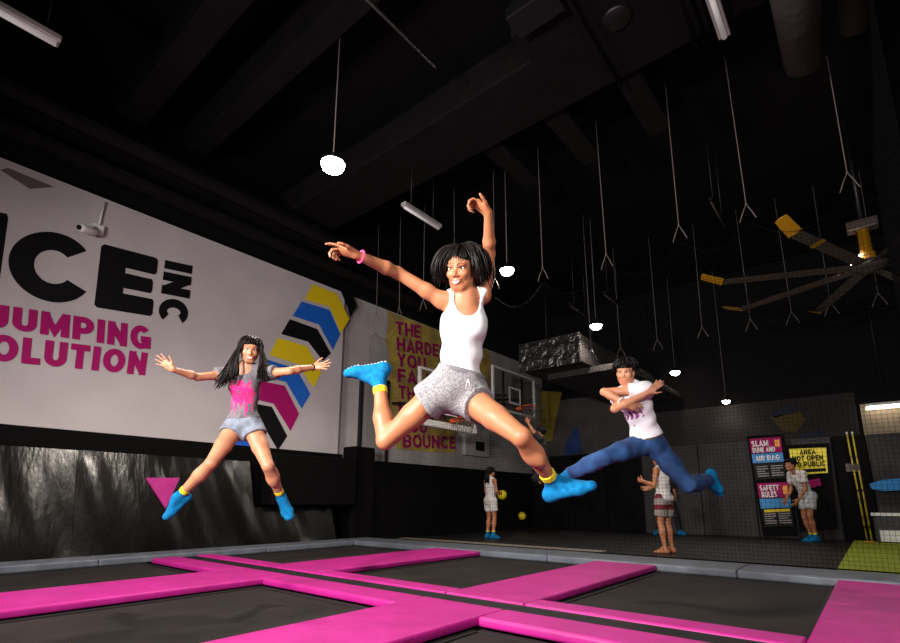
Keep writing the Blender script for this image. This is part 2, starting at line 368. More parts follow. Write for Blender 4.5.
# heavy letters drawn as outlines (u right, v up, unit box) and laid on their own quads
def glyph(b, polys, quad):
    q = [wl_(p) for p in quad]
    for kq, poly in enumerate(polys):
        P = [(1-u)*((1-v)*q[3]+v*q[0])+u*((1-v)*q[2]+v*q[1]) for u, v in poly]
        b.poly3(P, W1*(1+.2*kq))
def arc(cx, cy, rx, ry, a0, a1, n=20): return [(cx+rx*math.cos(math.radians(a0+(a1-a0)*i/n)), cy+ry*math.sin(math.radians(a0+(a1-a0)*i/n))) for i in range(n+1)]
b = MB()
def cglyph(b, quad, ri=.42, gap=36):
    o = arc(.5, .5, .5, .5, gap, 360-gap, 40); i = arc(.5, .5, .5*(1-ri)*.93, .5*(1-ri), gap+6, 354-gap, 40)
    q = [wl_(p) for p in quad]
    def P(t): u, v = t; return (1-u)*((1-v)*q[3]+v*q[0])+u*((1-v)*q[2]+v*q[1])
    V = []; Fc = []
    for a, c in zip(o, i): V += [P(a)+W1, P(c)+W1]
    for k in range(40): Fc.append((2*k, 2*k+2, 2*k+3, 2*k+1))
    b.add(V, Fc)
cglyph(b, [(8.5, 226), (94, 238), (93.5, 307), (8, 297)], .52)
EG = [(0, .06), (.06, 0), (.97, 0), (1, .04), (1, .25), (.97, .28), (.45, .28), (.45, .38), (.92, .38), (.95, .42), (.95, .58), (.92, .62), (.45, .62), (.45, .72), (.97, .72), (1, .76), (1, .96), (.97, 1), (.06, 1), (0, .94)]
def ear(b, quad):   # E as convex pieces
    glyph(b, [[(0, .04), (.05, 0), (.44, 0), (.44, 1), (.05, 1), (0, .96)], [(.44, 0), (.96, 0), (1, .04), (1, .25), (.97, .29), (.44, .29)], [(.44, .38), (.92, .38), (.95, .42), (.95, .58), (.92, .62), (.44, .62)], [(.44, .71), (.97, .71), (1, .75), (1, .96), (.96, 1), (.44, 1)]], quad)
ear(b, [(101.5, 243.5), (158, 258.5), (152, 316.5), (94, 307)])
glyph(b, [[(.62, 0), (.97, 0), (1, .05), (1, .95), (.97, 1), (.66, 1), (.62, .95)], [(0, .0), (.33, 0), (.33, 1), (0, 1)], [(.33, .95), (.33, .55), (.62, .03), (.62, .45)]], [(-60, 197), (8.5, 214.5), (-2, 290), (-70, 272)])
b.build('wall_lettering', blackp, None, 'huge black capital letters cut by the left frame edge on the white wall', 'lettering', 'wall lettering')
lettering('INC', [(192.5, 266), (187, 324), (157.5, 319), (165, 260)], blackp, 'small black letters turned sideways right of the huge capitals', .27)
lettering('JUMPING', [(-12, 303), (151, 327), (150, 350.5), (-14, 326)], magp, 'magenta word JUMPING painted below the huge black letters', .25)
lettering('OLUTION', [(-10, 333), (148, 353), (145, 375.5), (-12, 360)], magp, 'magenta letters OLUTION, lower line on the white wall', .25)
# chevron stripes
def chev(pts, m, label):
    b = MB(); P = [wl_(p) for p in pts]
    n = len(P)//2
    V = [p+W1 for p in P]; Fc = [(i, i+1, len(P)-2-i, len(P)-1-i) for i in range(n-1)]
    b.add(V, Fc); return b.build('chevron_stripe', m, None, label, 'stripe', 'chevron stripes on the wall')
def zc(x, y): return (220+x/3.214, 260+y/3.214)
chev([zc(298, 78), zc(375, 108), zc(415, 190), zc(388, 236), zc(352, 150), zc(272, 126)], yelp, 'yellow chevron stripe, topmost on the white wall')
chev([zc(262, 133), zc(352, 161), zc(386, 238), zc(362, 290), zc(318, 208), zc(233, 180)], blup, 'blue chevron stripe, second from top')
chev([zc(224, 190), zc(312, 222), zc(356, 300), zc(330, 325), zc(283, 263), zc(196, 238)], blackp, 'black chevron stripe, third from top')
chev([zc(186, 250), zc(280, 278), zc(325, 362), zc(300, 412), zc(250, 335), zc(158, 305)], yelp, 'yellow chevron stripe behind the girl outstretched forearm')
chev([zc(145, 318), zc(245, 350), zc(290, 430), zc(262, 478), zc(212, 392), zc(118, 372)], blup, 'blue chevron stripe just below the girl outstretched arm')
chev([zc(112, 385), zc(207, 404), zc(254, 495), zc(226, 550), zc(172, 462), zc(80, 440)], magp, 'magenta chevron stripe beside the girl shirt')
chev([zc(80, 455), zc(166, 472), zc(216, 566), zc(186, 612), zc(132, 520), zc(60, 510)], blackp, 'black chevron stripe, lowest long one beside the shorts')
chev([zc(40, 560), zc(85, 572), zc(98, 602), zc(30, 598), ], blup, 'blue stripe end peeking out between the girl legs')
chev([(352-4, 293), (353, 296), (357, 306), (350, 318), (347, 306), (340, 290)], blackp, 'black stripe at the top right corner of the white wall')
b = MB(); b.poly3([wl_(p) for p in [(0, 170), (8, 168), (54, 187), (30, 189)]], W1); b.build('wall_stripe', greyp, None, 'grey painted stripe at the top left corner of the wall', 'stripe')
# slogan on the rear part of the wall
SX = WX-.12
def sx_(p): return onx(p[0], p[1], SX)
b = MB(); rnd = random.Random(3)
edge = [(387, 311), (440, 331), (490, 352), (490, 380), (488, 420), (456, 428), (456, 453), (424, 451.5), (396, 449), (391, 430), (394, 415), (388, 402), (391, 385), (386, 370), (389, 355), (385, 340), (388, 325)]
cen = sx_((430, 385))
P = [sx_(p) for p in edge]
b.add([cen+W1]+[p+W1 for p in P], [(0, i+1, (i+1) % len(P)+1) for i in range(len(P))]); b.build('painted_patch', spray, None, 'yellow spray-painted patch behind the magenta slogan', 'painted patch')
rows = [('THE', 395, 420, 321, 326), ('HARDER', 396, 446, 337, 346), ('YOU', 396.5, 425, 352.5, 358), ('FALL', 397, 432, 368.5, 374), ('THE', 398, 421, 385, 389), ('HIGHER', 398, 446, 401, 408), ('YOU', 400, 426, 418, 421), ('BOUNCE', 402, 455, 434, 436.5)]
for i, (t, x0, x1, y0, y1) in enumerate(rows):
    hgt = 13.5
    b = MB(); word(b, t, [sx_(p) for p in [(x0, y0), (x1, y1), (x1+.4, y1+hgt-1), (x0+.6, y0+hgt)]], W1*2, .2)
    b.build('slogan_word', magp, None, 'magenta %s, %s line of the yellow slogan' % ('word '+t if i < 7 else 'word', ['first', 'second', 'third', 'fourth', 'fifth', 'sixth', 'seventh', 'bottom'][i]), 'lettering', 'slogan words')
# door and little fittings in the rear wall
d0, d1 = sx_((362, 378)), sx_((384, 440))
dr = empty('door_1', (SX, (d0[1]+d1[1])/2, 1.6)); tag(dr, kind=S)
MB().box(SX, SX+.04, d0[1], d1[1], 1.56, d0[2], .01).build('door_leaf', mat('door_grey', (140, 134, 131), .6), dr)
fr = MB()
for yy in (d0[1]-.07, d1[1]): fr.box(SX, SX+.07, yy, yy+.07, 1.56, d0[2]+.07)
fr.box(SX, SX+.07, d0[1]-.07, d1[1]+.07, d0[2], d0[2]+.07); fr.build('door_frame', blackm, dr)
e0, e1 = sx_((462, 428)), sx_((480, 457))
pn = empty('wall_cabinet', (SX, (e0[1]+e1[1])/2, e1[2]), 'pale grey metal cabinet on the rear wall right of the slogan', 'cabinet')
MB().box(SX, SX+.12, e0[1], e1[1]+.3, e1[2], e0[2], .01).build('body', greyw, pn)
MB().box(SX+.12, SX+.13, e0[1]+.45, e0[1]+.85, e1[2]+.15, e1[2]+.4).build('warning_plate', blackp, pn)

# security camera with its conduit
cc = onx(88, 230, WX+.15)
sc_ = empty('security_camera', (WX, cc[1]+.2, cc[2]), 'small white security camera on a conduit above the huge black capitals', 'camera')
pt, pb = onx(105, 202, WX+.03), onx(98, 229, WX+.03)
MB().tube([pt, pb], .014).build('conduit', whitem, sc_)
MB().box(WX, WX+.07, pb[1]-.07, pb[1]+.07, pb[2]-.08, pb[2]+.06, .01).build('junction_box', whitem, sc_)
MB().tube([(WX+.05, pb[1], pb[2]-.02), (WX+.1, pb[1]-.08, pb[2]-.02), cc+np.array([0, .05, 0])], .02).build('bracket', whitem, sc_)
k = MB(); k.lathe([(.0, -.13), (.05, -.12), (.06, -.1), (.06, .08), (.05, .12), (.0, .13)], cc, 16, (.5, -1, -.25)); ho = k.build('housing', whitem, sc_)
k = MB(); k.ball(cc+np.array([.055, -.115, -.03]), .035); k.build('lens', blackp, ho)

# ------------------------------------------------------------------ ceiling: beams, ducts, pipes, tubes
k = MB(); k.box(WX+.05, -.25, 4.7, 5.66, 6.0, 6.5, .02); k.box(-2.62, -.25, 4.25, 4.72, 6.0, 6.5, .02); k.build('main_beam', beamm, None, 'wide black beam crossing the ceiling from left wall to right', 'beam')
for i, (y0, y1, z0) in enumerate([(1.9, 2.25, 6.3), (2.9, 3.2, 6.35)]):
    MB().box(WX+.05, RX, y0, y1, z0, 6.9, .01).build('cross_beam', beamm, None, 'dark beam parallel to the wide beam, %s' % ['nearest the camera', 'just in front of it', 'first behind it', 'farthest behind it'][i], 'beam', 'cross beams')
for i, p in enumerate([(513, 165), (574, 137), (640, 95)]):
    c = onz(p[0], p[1], 6.15)
    MB().box(c[0]-.16, c[0]+.16, 5.72, 7.1, 6.1, 6.45, .01).build('ceiling_joist', beamm, None, 'grey-black joist under the ceiling behind the wide beam, %s of three' % ['left', 'middle', 'right'][i], 'joist', 'ceiling joists')
for i, (x, z, w) in enumerate([(WX+.35, 5.35, .12), (WX+.2, 5.75, .14), (WX+.48, 5.9, .1), (WX+.95, 5.5, .1)]):
    MB().box(x-w, x+w, -1., 9., z-.05, z+.05, .01).build('cable_tray', beamm, None, 'black cable tray high along the left wall, %s' % ['lowest', 'second up', 'third up', 'topmost'][i], 'cable tray', 'cable trays')
for i, (a, b_, z, r) in enumerate([((365, 0), (437, 66), 5.6, .02), ((568, 0), (622, 85), 5.9, .025)]):
    p, q = onz(*a, z), onz(*b_, z); p[0] = q[0] = (p[0]+q[0])/2; p[1] -= 1.5
    MB().tube([p, q], r).build('conduit_pipe', steel if i == 0 else beamm, None, ['thin pale conduit pipe near the top centre left', 'dark conduit pipe under the wide beam'][i], 'pipe')
c = onz(805, 60, 5.6)
k = MB(); y1 = c[1]; k.tube([(c[0]-.02, y1-3.5, 5.6), (c[0], y1-1.2, 5.6), (c[0], y1, 5.6)], .2, 20); k.build('round_duct', mat('duct_grey', (70, 66, 66), .6, bump=.02, bscale=7.), None, 'round grey air duct at the top right, thick near one', 'duct')
c2 = onz(856, 24, 5.9); k = MB(); k.tube([(c2[0], c2[1]-3, 5.9), (c2[0], c2[1], 5.9)], .14, 20); k.build('round_duct', MATS['duct_grey'], None, 'thinner round duct at the top right corner', 'duct')
c = onz(535, 8, 5.95); MB().box(c[0]-.28, c[0]+.28, c[1]-.16, c[1]+.16, 5.86, 6.0, .01).build('ceiling_box', blackm, None, 'small black electrical box under the wide beam', 'box')
c = onz(617, 18, 6.0); k = MB(); k.lathe([(.0, 5.97), (.14, 5.97), (.16, 5.99), (.16, 6.02)], (c[0], c[1], 0)); k.build('smoke_detector', blackm, None, 'round black detector on the underside of the wide beam', 'detector')
for i, o_ in enumerate([0, .09, .18]):
    c = onz(690, 30, 5.92); MB().tube([(c[0]+o_, c[1]-1.3, 5.92), (c[0]+o_, c[1]+.3, 5.92)], .018).build('conduit_pipe', beamm, None, 'dark thin pipe under the beam beside the tube light, %s of three' % ['left', 'middle', 'right'][i], 'pipe', 'thin pipes under the beam')
def tube_light(a, b_, z, label, lit=False, w=.06, hang=None):
    p, q = onz(*a, z), onz(*b_, z); x = (p[0]+q[0])/2
    t = empty('tube_light', (x, (p[1]+q[1])/2, z), label, 'light', 'tube lights'); dim = w < .03
    MB().box(x-w, x+w, p[1], q[1], z+.02, z+.08, .008).build('housing', beamm if dim else whitem if lit else greyw, t)
    MB().tube([(x, p[1]+.03, z), (x, q[1]-.03, z)], w*.45, 10).build('tube', dimtube if dim else tubeon if lit else tubem, t)
    for yy in (p[1]*.8+q[1]*.2, p[1]*.2+q[1]*.8): MB().tube([(x, yy, z+.08), (x, yy, 7.)], .006, 5).build('hanger_rod', blackm, t)
tube_light((-20, 3), (60, 45), 5.4, 'pale tube light given a faint glow at the top left corner', w=.07)
tube_light((402, 207), (441, 229), 5.2, 'small tube light hanging just left of the raised arm', w=.05)
tube_light((706, -8), (728, 38), 5.8, 'tube light at the top right under the wide beam end')
tube_light((709, 202), (727, 228), 5.0, 'dim tube light among the ropes right of centre', w=.025)
tube_light((570, 306), (589, 318), 4.8, 'dim tube light left of the lamp above the boy in jeans', w=.025)
tube_light((603, 295), (622, 307), 4.8, 'dim tube light right of the lamp above the boy in jeans', w=.025)
p = ony(866, 408.5, BY-.3); q = ony(905, 406, BY-.3)
t = empty('tube_light', (p[0], BY-.3, p[2]), 'lit tube light over the beige wall at the right edge', 'light', 'tube lights')
MB().box(p[0], q[0], BY-.36, BY-.24, p[2]+.04, p[2]+.1).build('housing', whitem, t); MB().tube([(p[0], BY-.3, p[2]), (q[0], BY-.3, p[2])], .035, 10).build('tube', tubeon, t)
MB().tube([((p[0]+q[0])/2, BY-.3, p[2]+.1), ((p[0]+q[0])/2, BY-.3, 7.)], .008, 5).build('hanger_rod', blackm, t)
LAMPS = [((333, 164), 6., .145, 'largest bright pendant lamp hanging at upper left'), ((507, 270), 9., .13, 'bright pendant lamp right of the raised arm'), ((596, 325.5), 11., .13, 'pendant lamp above the boy in jeans'), ((675, 372), 14., .13, 'small far pendant lamp right of the boy in jeans'), ((726, 401), 17., .1, 'tiny far lamp above the charcoal padding')]
for (p, t_, r, lb) in LAMPS:
    c = at(p[0], p[1], t_)
    if c[1] > BY-.4: t_ *= (BY-.5)/c[1]; c = at(p[0], p[1], t_)
    t = empty('pendant_lamp', c, lb, 'lamp', 'pendant lamps')
    k = MB(); k.lathe([(.0, -r*.75), (r*.5, -r*.68), (r*.85, -r*.4), (r*.97, 0)], c); k.build('diffuser', lampm, t)
    k = MB(); k.lathe([(r, 0), (r*1.03, .02), (r*.7, .05), (r*.5, .09), (.04, .13), (.0, .13)], c); k.build('housing', blackm, t)
    k = MB(); k.tube([c+np.array([0, 0, .13]), (c[0], c[1], 7.)], .008, 6); k.build('cord', ropem, t)
    ld = bpy.data.lights.new('pendant', 'SPOT'); lo = bpy.data.objects.new('pendant_light', ld); COL.objects.link(lo); lo.location = c+np.array([0, 0, -r*.75-.03]); lo.parent = None
    ld.energy = 560 if c[1] < 5 else 170 if c[1] < 11 else 14; ld.spot_size = 2.6; ld.spot_blend = .6; ld.shadow_soft_size = .1; ld.color = (1, .89, .78)

# foil-wrapped duct
a0, a1, a2, a3 = [ony(*p, 10.) for p in [(519, 345), (579, 330), (581, 363), (525, 372)]]
t = empty('wrapped_duct', ((a0[0]+a1[0])/2, 12., 3.65), 'large duct with a crumpled silver foil end hanging above the hoops', 'duct')
k = MB(); k.box(a0[0], a1[0], 9.98, 10.03, a3[2], a0[2], .01); k.build('foil_end', foil, t)
k = MB(); k.box(a0[0]+.01, a1[0]-.01, 10.03, BY-.15, a3[2]+.03, a0[2]-.02, .02); k.build('duct_body', ductm, t)
k = MB(); k.box(a0[0]+.4, a1[0]+.7, 10.6, BY-.15, a3[2]-.12, a3[2]+.03, .02); k.build('duct_underside', ductm, t)
for xx in (a0[0]+.2, a1[0]-.2): MB().tube([(xx, 11, a0[2]-.02), (xx, 11, 7.)], .01, 5).build('hanger_rod', blackm, t)

# ------------------------------------------------------------------ nets and ropes
def net(name, fixed, axis, a0, a1, z0, topf, label, cell=.045, r=.0017, top_rope=True):
    b = MB(); V = []; Fc = []
    def seg(p, q):
        d = nrm(np.subtract(q, p)); e1 = nrm(np.cross(d, (.3, .5, .81))); e2 = np.cross(d, e1); n = len(V)
        for P in (p, q):
            for kk in range(3):
                an = 2*PI*kk/3; V.append(np.asarray(P)+r*(math.cos(an)*e1+math.sin(an)*e2))
        for kk in range(3): Fc.append((n+kk, n+(kk+1) % 3, n+3+(kk+1) % 3, n+3+kk))
    def pt(a, z): return (a, fixed, z) if axis == 'x' else (fixed, a, z)
    n = int((a1-a0)/cell); tops = []
    for i in range(n+1):
        a = a0+cell*i; zt = topf(a); tops.append(zt); seg(pt(a, z0), pt(a, zt))
    z = z0
    while z < max(tops):
        run = None
        for i in range(n+1):
            if tops[i] >= z and run is None: run = i
            if run is not None and (tops[i] < z or i == n):
                if i > run: seg(pt(a0+cell*run, z), pt(a0+cell*i, z))
                run = None
        z += cell
    t = empty(name, pt((a0+a1)/2, z0), label, 'net', 'safety nets')
    b.add(V, Fc, False); o = b.build('netting', netm, t)
    if top_rope:
        k = MB(); k.tube([pt(a0+cell*i, tops[i]) for i in range(n+1)], .0035, 5); k.build('border_rope', netm, t)
        k = MB(); k.tube([pt(a0, z0), pt(a1, z0)], .008, 5); k.build('bottom_rope', netm, t)
    return t
R1 = [onx_ for onx_ in [ony(p[0], p[1], 6.84) for p in [(376, 323), (399, 318), (423, 310), (455, 303), (495, 290), (543, 280), (607, 268), (680, 240), (748, 220), (850, 190)]]]
hx = sorted([-7.87]+[p[0] for p in R1]+[1.3])
def top1(a):
    for i in range(len(hx)-1):
        if hx[i] <= a <= hx[i+1]:
            u = (a-hx[i])/(hx[i+1]-hx[i]); return 4.17-.32*min(1, hx[i+1]-hx[i])*4*u*(1-u)
    return 4.17
net('safety_net', 6.84, 'x', -7.86, 1.3, .02, top1, 'large black safety net hanging behind the far grey pads')
net('safety_net', .42, 'y', 4.2, 6.8, 2.5, lambda a: 4.3-.12*math.sin((a-4.2)/2.6*PI), 'short black side net high at the right edge', .1, .003)
def rope(p, ztop, i, label, group, spread=.09, drop=.2, ax=(1, 0, 0)):
    p = np.asarray(p, float); t = empty('hanging_rope', (p[0], p[1], p[2]), label, 'rope', group)
    y = p+np.array([0, 0, drop])
    k = MB(); k.tube([y, (p[0]+random.uniform(-.04, .04), p[1], ztop)], .006, 6); k.build('rope', ropem, t)
    k = MB(); k.ball(y, .014, seg=8); k.build('knot', ropem, t)
    for s in (-1, 1):
        k = MB(); k.tube([y, y+np.array([spread*s*.6*ax[0], spread*s*.6*ax[1], -drop*.55]), p+np.array([spread*s*ax[0], spread*s*ax[1], 0])], .0062, 6); k.build('strap', ropem, t)
NTH = ['first', 'second', 'third', 'fourth', 'fifth', 'sixth', 'seventh', 'eighth', 'ninth', 'tenth', 'eleventh']
for i, p in enumerate(R1):
    rope(p, 6.9 if i > 2 else 6.9, i, 'rope with forked straps holding the near net, %s from the left' % NTH[i], 'ropes of the near net', drop=.22)
R2 = [ony(p[0], p[1], 9.7 if p[0] < 600 else 11.6) for p in [(592, 361), (621, 357), (658, 350), (703, 338), (751.6, 331), (793, 324), (832, 315), (880, 306)]]
for i, p in enumerate(R2):
    rope(p, 6.9, i, 'thin forked rope in the far row of ropes, %s from the left' % NTH[i], 'far row of ropes', .11, .25)
k = MB(); k.tube([(R2[1][0]-.15, 11.6, R2[1][2]+.25), (1.4, 11.6, R2[1][2]+.25)], .006, 5); k.build('net_cable', netm, None, 'thin cable strung between the far row of ropes', 'cable')

# ------------------------------------------------------------------ ceiling fan
hub = at(869, 266, 8.)
t = empty('ceiling_fan', hub, 'large ceiling fan with long dark blades and yellow tips at upper right', 'fan')
k = MB(); k.lathe([(.0, -.06), (.2, -.06), (.24, -.02), (.24, .05), (.1, .08), (.0, .08)], hub, 24); k.build('hub', fanm, t)
k = MB(); k.lathe([(.0, .08), (.11, .08), (.11, .2), (.08, .24), (.08, .62), (.0, .62)], hub, 16); k.build('motor', yelm, t)
k = MB(); k.box(hub[0]-.2, hub[0]+.2, hub[1]-.1, hub[1]+.1, hub[2]+.62, hub[2]+.78, .02); k.build('mount_bracket', fanm, t)
k = MB(); k.tube([hub+np.array([0, 0, .78]), (hub[0], hub[1], 7.)], .035, 8); k.build('drop_rod', blackm, t)
for i in range(8):
    an = math.radians(23+45*i); d = np.array([math.cos(an), math.sin(an), 0.]); s_ = np.array([-d[1], d[0], 0.])
    L_ = 2.2; tl = math.radians(14); w = s_*math.cos(tl)+np.array([0, 0, 1])*math.sin(tl)
    def sect(r_, wd, lift=0., th=.012):
        c = hub+d*r_+np.array([0, 0, -.01+lift]); nn = np.cross(d, w)
        return [c-w*wd+nn*0, c+nn*th, c+w*wd, c-nn*th*.4]
    V = sect(.2, .085)+sect(2.05, .08); q = [(0, 1, 5, 4), (1, 2, 6, 5), (2, 3, 7, 6), (3, 0, 4, 7), (0, 3, 2, 1), (4, 5, 6, 7)]
    k = MB(); k.add(V, q); bl = k.build('blade', fanm, t)
    V = sect(2.08, .095, 0, .018)+sect(2.4, .085, .14, .02); k = MB(); k.add(V, q); k.build('tip', yelm, bl)
    if i != 5: continue
    V = sect(1.45, .095, 0, .016)+sect(1.55, .095, 0, .016); k = MB(); k.add(V, q); k.build('band', yelm, bl)

# ------------------------------------------------------------------ basketball hoops
def hoop(X, y0, y1, z0, z1, label, rim_y, rim_z, padded):
    t = empty('basketball_hoop', (X, (y0+y1)/2, z0), label, 'hoop', 'basketball hoops')
    fr = MB(); w = .05
    fr.box(X-.03, X+.03, y0, y0+w, z0, z1).box(X-.03, X+.03, y1-w, y1, z0, z1).box(X-.03, X+.03, y0+w, y1-w, z1-w, z1).box(X-.03, X+.03, y0+w, y1-w, z0, z0+w); fr.build('board_frame', whitem, t)
    MB().box(X-.008, X+.008, y0+w, y1-w, z0+w, z1-w).build('board_panel', glassm, t)
    ym = (y0+y1)/2; h = (z1-z0); sq = MB(); a, b_ = ym-.28, ym+.28; c, d = z0+h*.22, z0+h*.22+.45
    for bx in [(a, a+.05, c, d), (b_-.05, b_, c, d), (a+.05, b_-.05, c, c+.05), (a+.05, b_-.05, d-.05, d)]: sq.box(X+.008, X+.014, bx[0], bx[1], bx[2], bx[3])
    sq.build('target_square', whitep, t)
    k = MB(); c = np.array([X+.38, rim_y, rim_z]); k.tube([c+.225*np.array([math.cos(2*PI*i/28), math.sin(2*PI*i/28), 0]) for i in range(29)], .014, 8); k.build('rim', orangem, t)
    k = MB(); k.box(X+.01, X+.17, rim_y-.08, rim_y+.08, rim_z-.06, rim_z+.02, .01); k.build('rim_bracket', orangem, t)
    k = MB()
    for i in range(12):
        for s in (1, -1):
            pts = []
            for q in range(5):
                an = 2*PI*(i+s*q*.5)/12; rr = .22-.1*q/4; pts.append(c+np.array([rr*math.cos(an), rr*math.sin(an), -.1*q]))
            k.tube(pts, .0035, 4)
    k.build('hoop_net', ropem, t)
    k = MB()
    for yy in (ym-.35, ym+.35): k.tube([(X-.03, yy, z0+h*.4), (WX-.1, yy, z0+h*.55)], .035, 8)
    for yy in (ym-.45, ym+.45): k.tube([(X-.05, yy, z0+.05), (X-.05, yy, z1-.05)], .03, 8)
    k.build('support_arm', blackm, t)
    if padded: k = MB(); k.box(X-.06, X+.06, y0-.02, y1+.02, z0-.06, z0+.09, .03); k.build('bottom_padding', whitem, t)
def onX(p, X=-7.): return onx(p[0], p[1], X)
a, b_ = onX((492, 364)), onX((535, 421)); cr = onX((521, 404), -6.6)
hoop(-7., a[1], b_[1], b_[2]+.06, a[2]-.02, 'basketball hoop with clear white-framed board right of the leaping girl', (a[1]+b_[1])/2+.1, cr[2], False)
a, b_ = onX((419, 366)), onX((475, 432)); cr = onX((452, 416), -6.6)
hoop(-7., a[1], b_[1], b_[2], a[2], 'basketball hoop with padded bottom board behind the leaping girl shorts', (a[1]+b_[1])/2+.1, cr[2], True)

# chevrons on the dim back walls
def by_(p, Y=BY-.121): return ony(p[0], p[1], Y)
def flat(pts, m, name, label, cat, Y=BY-.121, group=None):
    b = MB(); b.poly3([by_(p, Y) for p in pts], np.array([0, -.006, 0])); return b.build(name, m, None, label, cat, group)
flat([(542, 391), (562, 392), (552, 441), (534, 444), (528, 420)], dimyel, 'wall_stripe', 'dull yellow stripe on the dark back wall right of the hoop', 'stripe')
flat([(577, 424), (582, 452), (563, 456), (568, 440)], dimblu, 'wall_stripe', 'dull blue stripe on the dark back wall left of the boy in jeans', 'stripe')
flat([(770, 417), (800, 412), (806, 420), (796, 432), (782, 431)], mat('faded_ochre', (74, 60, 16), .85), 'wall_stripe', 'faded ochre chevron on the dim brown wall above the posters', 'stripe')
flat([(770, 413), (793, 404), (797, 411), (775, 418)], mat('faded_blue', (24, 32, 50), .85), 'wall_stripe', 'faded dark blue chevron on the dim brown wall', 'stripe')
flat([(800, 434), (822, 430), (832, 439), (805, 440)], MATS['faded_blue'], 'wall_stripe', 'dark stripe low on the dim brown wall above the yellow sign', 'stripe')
# ------------------------------------------------------------------ poster stand, sign, poles at the right
PY = FY-.22
def py_(p, Y=PY): return ony(p[0], p[1], Y)
def poster(quad, parts, name, label, cat, m, Y, W=.03):
    c = [py_(p, Y) for p in quad]; t = empty(name, (c[2]+c[3])/2, label, cat)
    b = MB(); b.poly3(c, np.array([0, W, 0])); b.build('panel', m, t)
    def uv(u, v): return (1-v)*((1-u)*c[0]+u*c[1])+v*((1-u)*c[3]+u*c[2])
    for kind, arg, m2, u0, u1, v0, v1, nm in parts:
        b = MB(); W2 = np.array([0, -.006, 0]); q = [uv(u0, v0), uv(u1, v0), uv(u1, v1), uv(u0, v1)]
        if kind == 'r': b.poly3(q, W2*arg)
        else: word(b, arg, q, W2*3, .2)
        b.build(nm, m2, t)
    return t
def lines(u0, u1, v0, v1, n):
    return [('r', 1, greytxt, u0, u1-(.25*(u1-u0) if i % 3 == 2 else 0), v0+(v1-v0)*i/n, v0+(v1-v0)*(i+.45)/n, 'text_line') for i in range(n)]
poster([(749, 439), (780.5, 437), (786, 478), (756, 480)], [('r', 1, magp, 0, 1, 0, .36, 'magenta_band'), ('r', 1, cyanp, 0, 1, .38, .6, 'cyan_band'), ('t', 'SLAM', whitep, .06, .6, .06, .2, 'heading'), ('t', 'DUNK AND', whitep, .06, .78, .22, .35, 'heading'), ('t', 'AIR BAG', whitep, .1, .9, .43, .55, 'subheading'), ('r', 2, orangep, .8, .95, .06, .24, 'picture')]+lines(.08, .46, .68, .96, 5)+lines(.55, .95, .68, .96, 5), 'rules_poster', 'black rules poster with magenta and blue heading, upper of two', 'poster', posterk, PY)
poster([(757, 483.5), (788, 482), (794, 526), (764, 527)], [('r', 1, magp, 0, 1, 0, .34, 'magenta_band'), ('r', 1, cyanp, 0, 1, .36, .58, 'cyan_band'), ('t', 'SAFETY', whitep, .06, .7, .05, .18, 'heading'), ('t', 'RULES', whitep, .1, .6, .2, .33, 'heading'), ('r', 2, orangep, .8, .97, .08, .28, 'picture'), ('r', 2, yelp, .1, .95, .61, .67, 'yellow_line')]+lines(.08, .46, .7, .96, 5)+lines(.55, .95, .7, .96, 5), 'rules_poster', 'black safety rules poster with magenta and blue heading, lower of two', 'poster', posterk, PY)
# the tall black panel that carries both posters
c = [py_(p, PY+.035) for p in [(746.5, 436), (783.5, 434), (797, 535), (763, 536)]]
b = MB(); b.poly3(c, np.array([0, .05, 0])); b.build('poster_board', blackpad, None, 'tall black board carrying the two rules posters', 'board')
poster([(789, 449), (826, 447.5), (828, 473), (793, 475)], [('t', 'AREA', blackp, .28, .72, .05, .24, 'sign_text'), ('t', 'NOT OPEN', blackp, .06, .9, .28, .48, 'sign_text'), ('t', 'TO PUBLIC', blackp, .06, .95, .52, .72, 'sign_text'), ('t', 'MEMBERS', blackp, .3, .95, .77, .95, 'sign_text')][:3]+[('r', 1, blackp, .3, .95, .8, .93, 'text_line')], 'warning_sign', 'yellow sign reading AREA NOT OPEN TO PUBLIC behind the boy in white', 'sign', signy, PY)
c = [py_(p, PY+.035) for p in [(786, 445), (829, 443), (838, 528), (800, 531)]]
b = MB(); b.poly3(c, np.array([0, .05, 0])); b.build('sign_board', blackpad, None, 'tall black board behind the yellow sign', 'board')
poster([(806, 481), (819, 478), (822, 485), (808, 489)], [], 'small_plate', 'small magenta plate on the board under the yellow sign', 'plate', magp, PY)
for i, (a, b_) in enumerate([((846.5, 432), (867.5, 541)), ((852, 432), (872, 541))]):
    q = ony(*b_, FY-.66); q[2] = FZ+.032; p = ony(*a, FY-.5)
    t = empty('pole', q, 'thin yellow pole with dark marks standing on the turf edge, %s of two' % ['left', 'right'][i], 'pole', 'yellow poles')
    k = MB(); k.tube([q, p], .014, 8); k.build('shaft', mat('pole_yellow%d' % i, (196, 174, 30), .5, rgb2=(60, 52, 12), nscale=3., ramp=(.5, .62), stretch=(.1, .1, 2.)), t)
    k = MB(); k.lathe([(.0, 0), (.05, 0), (.05, .02), (.03, .03), (.0, .03)], q+np.array([0, 0, -.005]), 16); k.build('base', yelm, t)
    k = MB(); k.tube([p-(p-q)*.02, p], .017, 8); k.build('cap', whitem, t)
q = onz(852, 470, FZ); bx = ony(853, 468, FY-.05)
MB().box(bx[0]-.12, bx[0]+.12, FY-.06, FY-.001, bx[2]-.08, bx[2]+.1, .01).build('notice_card', greyp, None, 'small pale notice stuck on the padding behind the yellow poles', 'notice')
q = ony(876, 541, FY-.5); zb = FZ+.027
t = empty('equipment_case', (q[0]+.2, FY-.27, zb), 'black case with white lid edge standing on the turf at right edge', 'case')
x0, x1 = q[0], q[0]+.46; zt = ony(880, 514, FY-.5)[2]
